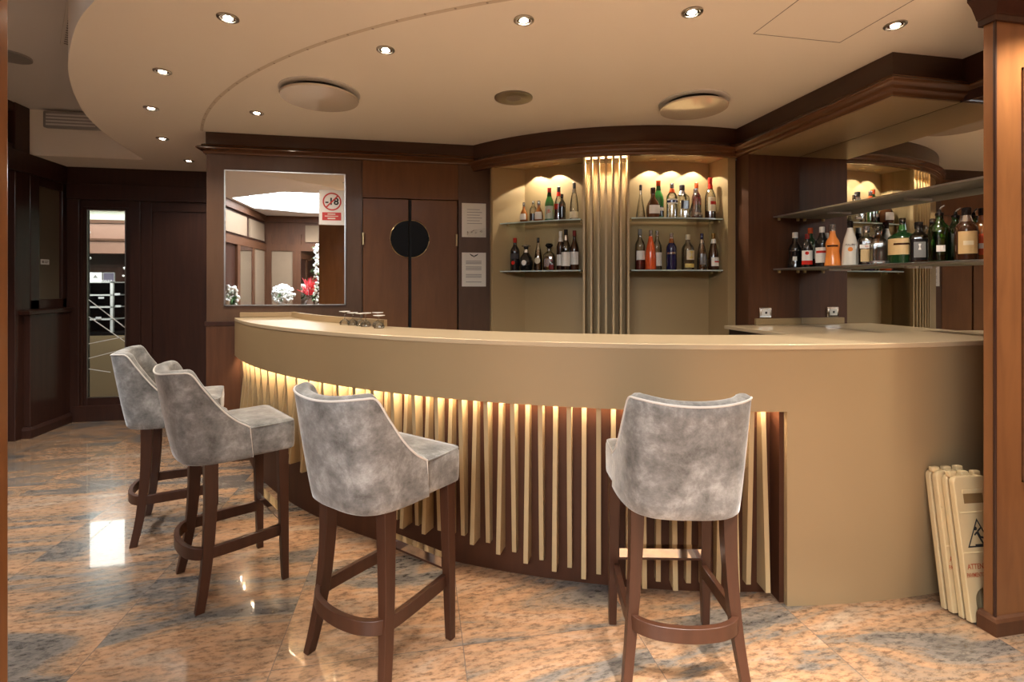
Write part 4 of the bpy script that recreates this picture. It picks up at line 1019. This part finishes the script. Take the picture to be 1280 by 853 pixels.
for k in range(9): blob(m, (.0, -.02, .05+k*.05), .016, rnd)
m.build('fairy_lights', 'fairy', gl, smooth=True)
MB().tube([(0,0,0),(.01,0,.5),(0,0,1.0)], .008, 6).build('cord', 'leaf', gl)

# ------------------------------------------------------------------ lounge behind the viewpoint, seen in the mirror
q = MB()
for b0, b1 in ((-4.1,-4.0),(-3.25,-3.1),(-2.35,-2.2),(-1.35,-1.2),(0.2,.35)): q.box(-3.62,-3.57,b0,b1,.0,2.2)
q.box(-3.62,-3.565,-4.1,1.0,2.20,2.36); q.box(-3.62,-3.56,-4.1,1.0,2.88,3.03); q.box(-3.62,-3.565,-4.1,1.0,.8,.92)
for a0, a1 in ((-3.57,-3.45),(-2.98,-2.80),(-1.25,-1.1),(.6,.75)): q.box(a0,a1,-4.1,-4.05,0,2.6)
q.box(-3.57,3.6,-4.1,-4.045,2.20,2.36); q.box(-3.57,3.6,-4.1,-4.04,2.88,3.03); q.box(-3.57,3.6,-4.1,-4.045,.8,.92)
q.build('trim_25', 'mahogany', kind='structure')
q = MB(); q.box(-3.62,-3.59,-4.0,-3.25,.92,2.2); q.box(-3.62,-3.59,-4.0,-3.0,2.42,2.82); q.box(-3.62,-3.59,-2.8,-1.4,2.42,2.82)
q.box(-3.45,-2.98,-4.1,-4.07,.92,2.2); q.box(-2.7,-1.3,-4.1,-4.07,2.42,2.82); q.box(-1.1,.6,-4.1,-4.07,2.42,2.82)
q.build('trim_26', 'beige_fabric', kind='structure')
for nm, bx, lb in (('wall_mirror',(-3.62,-3.585,-3.1,-2.35,.92,2.2),'dark reflecting pane on the lounge side wall, seen in the wall mirror'),('wall_mirror',(-2.80,-1.25,-4.1,-4.066,.92,2.2),'wide pane on the lounge end wall behind the flowers, seen in the wall mirror')):
    tag(MB().box(*bx).build(nm, 'mirror'), lb, 'mirror', 'lounge wall panes')
cn = thing('console_table', 'dark wood console table under the flowers, seen in the wall mirror', 'table', (-2.42,-3.2,0))
MB().box(-.95,.55,-.2,.2,.83,.87).build('tabletop', 'dark_shaded_wood', cn, bevel=.004)
for x in (-.9,.5):
    for y in (-.16,.16): MB().post([(x,y,.83,.025,.025),(x,y,0,.018,.018)]).build('leg', 'dark_shaded_wood', cn)
plant('orchid', 'big white orchid bouquet, reflected in the wall mirror', 'plant', (-2.97,-3.15,.871), 21, 150, .24, .20, .035, group='lounge flowers')
plant('orchid', 'white flower bush at the mirror edge, reflected above the bar end', 'plant', (-3.28,-1.0,.871), 22, 70, .13, .20, .030, leaves=26, group='lounge flowers')
cb = thing('side_table', 'dark pedestal table under the flower bush, seen in the wall mirror', 'table', (-3.28,-1.0,0))
MB().lathe([(.18,0),(.17,.02),(.03,.05),(.03,.84)], 20).build('pedestal', 'dark_shaded_wood', cb, smooth=True)
MB().lathe([(.05,.84),(.2,.845),(.2,.87)], 28).build('tabletop', 'dark_shaded_wood', cb)
tr = thing('branch_arrangement', 'bright red coral branches in a dark vase, reflected in the wall mirror', 'plant', (-2.44,-3.3,.871))
MB().lathe([(.05,0),(.08,.03),(.07,.14),(.05,.2),(.055,.22)], 20).build('vase', 'bark', tr, smooth=True)
rnd = random.Random(9); m = MB(); m2 = MB()
for k in range(34):
    u = rnd.uniform(0,2*PI); t = rnd.uniform(.08,.25); z = rnd.uniform(.40,.70)
    p1 = (t*.4*math.cos(u), t*.4*math.sin(u), .30); p2 = (t*math.cos(u), t*math.sin(u), z)
    m.tube([p1, ((p1[0]+p2[0])*.55,(p1[1]+p2[1])*.5,(p1[2]+p2[2])*.5), p2], [.010,.008,.004], 5)
    for _ in range(3):
        m.tube([((p1[0]+p2[0])*.55,(p1[1]+p2[1])*.5,(p1[2]+p2[2])*.5), (p2[0]+rnd.uniform(-.08,.08), p2[1]+rnd.uniform(-.08,.08), z+rnd.uniform(-.06,.06))], [.007,.004], 5)
    if k < 8: m2.tube([(0,0,.15), p1], [.012,.008], 5)
m.build('branches', 'coral', tr); m2.build('stem', 'bark', tr)
gc = thing('flower_column', 'tall column of white blossoms beside the dark post, reflected in the wall mirror', 'plant', (-2.07,-2.4,0))
MB().lathe([(.11,0),(.12,.03),(.10,.06),(.05,.9),(.05,2.1)], 16).build('stand', 'bark', gc, smooth=True)
rnd = random.Random(4); m = MB(); m2 = MB()
for k in range(170):
    u = rnd.uniform(0,2*PI); rr = rnd.uniform(.03,.11); z = .9+rnd.random()*1.35
    blob(m, (rr*math.cos(u), rr*math.sin(u), z), rnd.uniform(.018,.034), rnd)
for k in range(60):
    u = rnd.uniform(0,2*PI); z = .85+rnd.random()*1.3; d = Vector((math.cos(u),math.sin(u),0)); s = Vector((-d.y,d.x,0))*.02
    p0 = d*.04+Vector((0,0,z)); p1 = d*.14+Vector((0,0,z+.05)); m2.add([p0-s*.3,p0+s*.3,p1+s*.8,d*.2+Vector((0,0,z+.02)),p1-s*.8], [(0,1,2,3,4)])
m.build('blooms', 'bloom', gc, smooth=True); m2.build('leaves', 'leaf', gc)

# unseen spots added to brighten the ceilings by bounce, plus a partition lamp
for a, b, e, c in ((2.45,1.12,110,(1.0,.90,.74)),(1.0,-.1,560,(1.0,.95,.88)),(.1,-.1,560,(1.0,.95,.88)),(1.9,-.9,560,(1.0,.95,.88)),(.7,-1.3,560,(1.0,.95,.88)),(-2.6,-3.75,20,(1.0,.92,.8)),(2.7,-1.9,300,(1.0,.95,.88)),(-2.8,2.6,130,(.93,.97,1.0)),(-2.9,4.0,110,(.93,.97,1.0))):
    spot((a,b,ZU-.02), e, 76, .5, c, .05)
spot((2.43,1.36,ZC-.02), 45, 110, .7, (1.0,.88,.70), .03)
spot((-3.7,6.25,2.72), 130, 80, .6, (.96,1.0,.98), .05, aim=(-3.9,7.2,.9))  # added unseen spot to brighten the display case beyond the glass door

# ------------------------------------------------------------------ world, camera, view
w = bpy.data.worlds.new('World'); sc.world = w; w.use_nodes = True
w.node_tree.nodes['Background'].inputs[0].default_value = (0.5, 0.55, 0.6, 1)
w.node_tree.nodes['Background'].inputs[1].default_value = 0.15
cam = bpy.data.cameras.new('Camera'); co = bpy.data.objects.new('Camera', cam); col.objects.link(co)
co.location = (0, 0, 1.40); co.rotation_euler = (R(90), 0, R(-10.475))
cam.sensor_fit = 'HORIZONTAL'; cam.sensor_width = 36; cam.lens = 622/1280*36
cam.shift_y = -(426.5-356)/1280; cam.clip_start = .05
sc.camera = co
vs_ = sc.view_settings
vs_.view_transform = 'Standard'; vs_.look = 'None'; vs_.exposure = 1.22; vs_.gamma = 1; vs_.use_curve_mapping = False
cy = sc.cycles
cy.max_bounces = 10; cy.transparent_max_bounces = 24; cy.diffuse_bounces = 6; cy.glossy_bounces = 5; cy.transmission_bounces = 6
cy.caustics_reflective = False; cy.caustics_refractive = False; cy.sample_clamp_indirect = 6.0
cy.use_denoising = True
